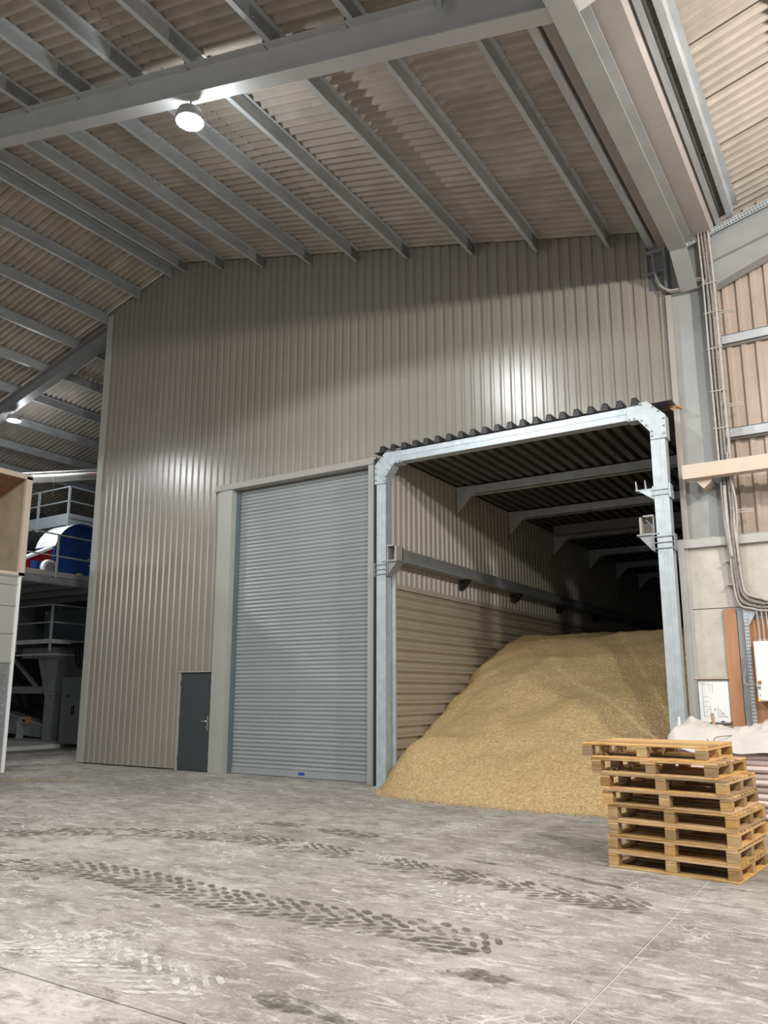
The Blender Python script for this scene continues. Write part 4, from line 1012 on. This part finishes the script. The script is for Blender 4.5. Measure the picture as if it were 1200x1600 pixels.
MB().box(-20.9, -20.55, 13.9, 14.4, 4.9, 5.02).build('foot', 'blue_paint', mo)
MB().box(-20.85, -20.65, 13.78, 13.95, 5.2, 5.42).build('terminal_box', 'blue_paint', mo)
pi_ = thing('white_pipe', 'thick white pipe sloping above the upper walkway', 'pipe', (-20.5, 13.4, 7.7))
MB().cyl((-20.5, 12.6, 7.52), (-20.5, 17.5, 8.92), 0.12, 20).build('pipe', 'white_paint', pi_, True)
MB().cyl((-20.5, 12.6, 7.70), (-20.5, 17.5, 9.10), 0.025, 10).build('side_tube', 'white_paint', pi_, True)
MB().box(-20.55, -20.45, 16.9, 17.0, 4.9, 8.72).build('support_post', 'galvanised_dull', pi_)
for yy in (16.4, 17.3): MB().cyl((-20.5, yy, 7.6 + (yy - 12.6) * 1.4 / 4.9), (-20.5, yy, zp(-20.5) + 0.1), 0.012, 6).build('hanger', 'galvanised_dull', pi_)
mk = MB()
for k in range(7):
    y = 15.13 + 0.055 * k; z = 7.52 + (y - 12.6) * 1.4 / 4.9
    mk.box(-20.379, -20.376, y, y + 0.035, z + 0.02, z + (0.085 if k in (0, 1) else 0.065))
mk.build('red_print', 'ink_red', pi_)
MB().tube(spline([(-20.36, 13.95, 8.0), (-20.34, 13.97, 7.6), (-20.4, 14.0, 7.35)], 6), 0.008, 5).build('hanging_wire', 'white_cable', pi_)

# far walls of the shed
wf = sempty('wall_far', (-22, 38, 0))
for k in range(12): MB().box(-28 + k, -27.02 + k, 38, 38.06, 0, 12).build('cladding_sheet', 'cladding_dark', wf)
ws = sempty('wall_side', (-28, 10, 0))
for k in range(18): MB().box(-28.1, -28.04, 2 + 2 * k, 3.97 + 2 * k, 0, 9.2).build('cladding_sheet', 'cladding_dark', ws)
# silo bodies filling the dark background
for k, (xx, yy) in enumerate(((-25.5, 27.5), (-21.0, 29))):
    s = thing('storage_silo', ('dark ribbed silo deep behind the platforms at far left', 'dark ribbed silo deep behind the blue fan')[k], 'silo', (xx, yy, 0), 'silos in the dark background')
    MB().cyl((xx, yy, 0), (xx, yy, 7.6), 2.0, 28).build('shell', 'painted_steel_dark', s)
    for z in (1.5, 3.0, 4.5, 6.0, 7.4): MB().cyl((xx, yy, z), (xx, yy, z + 0.1), 2.04, 28).build('hoop', 'steel_mid', s)

# ================================================================== TYRE TRACKS AND STAINS (flat on the floor)
def track(pts, width, m, label, name='tyre_track', pitch=0.15, rows=6, size=(0.165, 0.066), z=0.003, drop=0.1):
    P = spline(pts, 10); mb = MB(); acc = 0; last = P[0]; s = 0
    for a, b2 in zip(P, P[1:]):
        L = (b2 - a).length; d = (b2 - a).normalized(); nrm = Vector((-d.y, d.x, 0)); q = 0
        while acc + (L - q) >= pitch:
            q += pitch - acc; acc = 0; c = a + d * q; s += 1
            for r_ in range(rows):
                if random.random() < drop: continue
                o = (r_ - (rows - 1) / 2) / rows * width
                cc = c + nrm * o + d * (abs(r_ - (rows - 1) / 2) * -0.05 + (0.5 * pitch if r_ % 2 else 0) + random.uniform(-.01, .01))
                sg = 1 if r_ < rows / 2 else -1
                ax = (d * math.cos(0.55 * sg) + nrm * math.sin(0.55 * sg)) * size[0] / 2 * random.uniform(.75, 1.1); ay = Vector((-ax.y, ax.x, 0)).normalized() * size[1] / 2 * random.uniform(.7, 1.1)
                mb.poly([(p.x, p.y, z) for p in (cc - ax, cc - ax * .45 - ay, cc + ax * .5 - ay, cc + ax, cc + ax * .45 + ay, cc - ax * .5 + ay)])
        acc += L - q
    o = mb.build(name, m); return tag(o, label, 'tyre track', kind='stuff')
TRACKS = [[(-7.95, 4.6, 0.0), (-7.51, 4.92, 0.0), (-7.2, 5.12, 0.0), (-6.68, 5.24, 0.0), (-6.07, 5.25, 0.0), (-5.43, 5.2, 0.0), (-4.85, 5.15, 0.0), (-4.32, 5.16, 0.0), (-3.82, 5.17, 0.0), (-3.38, 5.2, 0.0), (-2.86, 5.21, 0.0), (-2.38, 5.02, 0.0)], [(-9.14, 5.95, 0.0), (-8.61, 6.44, 0.0), (-7.96, 6.85, 0.0), (-7.14, 7.11, 0.0), (-6.31, 7.29, 0.0), (-5.52, 7.21, 0.0), (-4.8, 7.14, 0.0)], [(-4.46, 7.09, 0.0), (-3.95, 6.96, 0.0), (-3.37, 6.89, 0.0), (-2.83, 6.78, 0.0), (-2.25, 6.71, 0.0), (-1.72, 6.6, 0.0)], [(-5.39, 3.58, 0.0), (-5.06, 3.65, 0.0), (-4.58, 3.64, 0.0), (-3.98, 3.59, 0.0), (-3.34, 3.52, 0.0)], [(-3.65, 6.49, 0.0), (-3.27, 6.19, 0.0), (-2.9, 5.92, 0.0), (-2.53, 5.78, 0.0)]]
track(TRACKS[0], 0.55, 'tread_dirt', 'dark chevron tyre track curving across the middle of the floor')
track(TRACKS[1], 0.50, 'tread_faint', 'fainter dark tyre track nearer to the tall wall')
track(TRACKS[2], 0.45, 'tread_faint', 'brown tyre track running towards the pallets')
track(TRACKS[3], 0.5, 'tread_dust', 'whitish dusty tyre track in the near foreground', size=(0.2, 0.05))
track(TRACKS[4], 0.35, 'tread_dust', 'pale dusty tyre track on the floor before the pallets', size=(0.16, 0.05))
def blob(cx, cy, rx, ry, m, label, rot=0.0, z=0.004, n=22, name='floor_stain'):
    mb = MB(); sd = random.random() * 50
    pts = []
    for k in range(n):
        a = 2 * math.pi * k / n; r_ = 1 + 0.55 * noise.noise(Vector((math.cos(a) * 1.3 + sd, math.sin(a) * 1.3, 0.5)))
        x = rx * r_ * math.cos(a); y = ry * r_ * math.sin(a); pts.append((cx + x * math.cos(rot) - y * math.sin(rot), cy + x * math.sin(rot) + y * math.cos(rot), z))
    return tag(mb.poly(pts).build(name, m), label, 'stain')
STAINS = [(-6.75, 8.28, 0.35, 0.14, 'dark_stain', 'dark oily stain before the roller shutter, left of a larger one', 0.1), (-5.65, 8.2, 0.55, 0.16, 'dark_stain', 'larger dark oily stain on the floor in front of the galvanised post', -0.1), (-2.84, 3.67, 0.28, 0.09, 'dark_stain', 'brown dirt stain at the bottom edge of the picture', 0.0), (-2.26, 4.63, 0.2, 0.1, 'dark_stain', 'dark brown cracked dirt patch in the middle foreground', 0.0), (-6.8, 4.76, 0.12, 0.05, 'dark_stain', 'small dark spot under the end of the long tyre track', 0.0), (-9.62, 6.48, 0.12, 0.05, 'dark_stain', 'small dark spot at the left edge beyond the tyre tracks', 0.0), (-3.52, 7.54, 0.25, 0.06, 'dark_stain', 'short dark scuff in front of the grain heap', -0.2), (-2.42, 7.31, 0.35, 0.05, 'dark_stain', 'long thin dark scuff left of the pallets', -0.3), (-5.06, 4.69, 0.07, 0.05, 'dark_stain', 'tiny dark spot below the long tyre track', 0.0), (-9.52, 8.14, 0.12, 0.05, 'dark_stain', 'small dark spot before the ribbed wall', 0.0), (-14.54, 9.63, 1.6, 0.35, 'grain_dust', 'yellowish grain dust spilled at the foot of the intake bin', 0.3), (-8.71, 9.37, 0.9, 0.1, 'tread_dust', 'curved pale dust smear in front of the roller shutter', -0.5), (-12.67, 9.54, 0.35, 0.08, 'tread_dust', 'white dust splash near the left end of the tall wall', 0.1)]
for s_ in STAINS: blob(*s_)

# ================================================================== LAMPS
lab = ['glaring round high-bay lamp hung below the big rafter', 'glaring high-bay lamp under the left rafter beyond the wall',
       'high-bay lamp of the left aisle outside the picture', 'high-bay lamp above the photographer', 'high-bay lamp behind the photographer',
       'globe lamp of the right bay near the concrete wall', 'globe lamp of the right bay beside the photographer']
for (x, y, z, wt, colr, cone), lb_ in zip(LAMPS, lab):
    t = thing('high_bay_lamp', lb_, 'lamp', (x, y, z), 'high-bay lamps')
    if cone:
        MB().cyl((x, y, z + 0.02), (x, y, z + 0.11), 0.20, 24, 0.17).build('housing', 'painted_steel', t)
        MB().cyl((x, y, z - 0.05), (x, y, z + 0.02), 0.19, 24, 0.20, caps=False).build('rim', 'trim_grey', t)
        MB().cyl((x, y, z - 0.03), (x, y, z + 0.02), 0.17, 24).build('led_disc', 'led', t)
    else:
        MB().cyl((x, y, z + 0.10), (x, y, z + 0.16), 0.09, 16).build('housing', 'painted_steel', t)
        g = MB(); rs_ = [(0.13 * math.sin(math.pi * k / 8), 0.13 * math.cos(math.pi * k / 8)) for k in range(9)]
        for (r0_, z0_), (r1_, z1_) in zip(rs_, rs_[1:]): g.cyl((x, y, z + z0_), (x, y, z + z1_), max(r0_, 1e-3), 16, max(r1_, 1e-3), caps=False)
        g.build('globe', 'led', t)
    zt_ = max(z + 0.5, zp(x) - 0.45)
    MB().cyl((x, y, z + 0.11), (x, y, zt_), 0.012, 6).build('cord', 'white_cable', t)
    ld = bpy.data.lights.new('lamp_light', 'SPOT' if cone else 'POINT'); ld.energy = wt; ld.color = colr; ld.shadow_soft_size = 0.17
    if cone: ld.spot_size = R(cone); ld.spot_blend = 0.12
    lo_ = bpy.data.objects.new('lamp_light', ld); COL.objects.link(lo_); lo_.parent = t; lo_.location = (0, 0, -0.08 if cone else -0.33)
    if cone:      # point light added beside the lamp to bring out the roof flutes
        l2 = bpy.data.lights.new('added_roof_light', 'POINT'); l2.energy = (55 if 5 < y < 10 else 30); l2.color = colr; l2.shadow_soft_size = 0.04
        o2 = bpy.data.objects.new('added_roof_light', l2); COL.objects.link(o2); o2.parent = t; o2.location = (0.0, 0.30 if y > 5 else -0.26, -0.14)
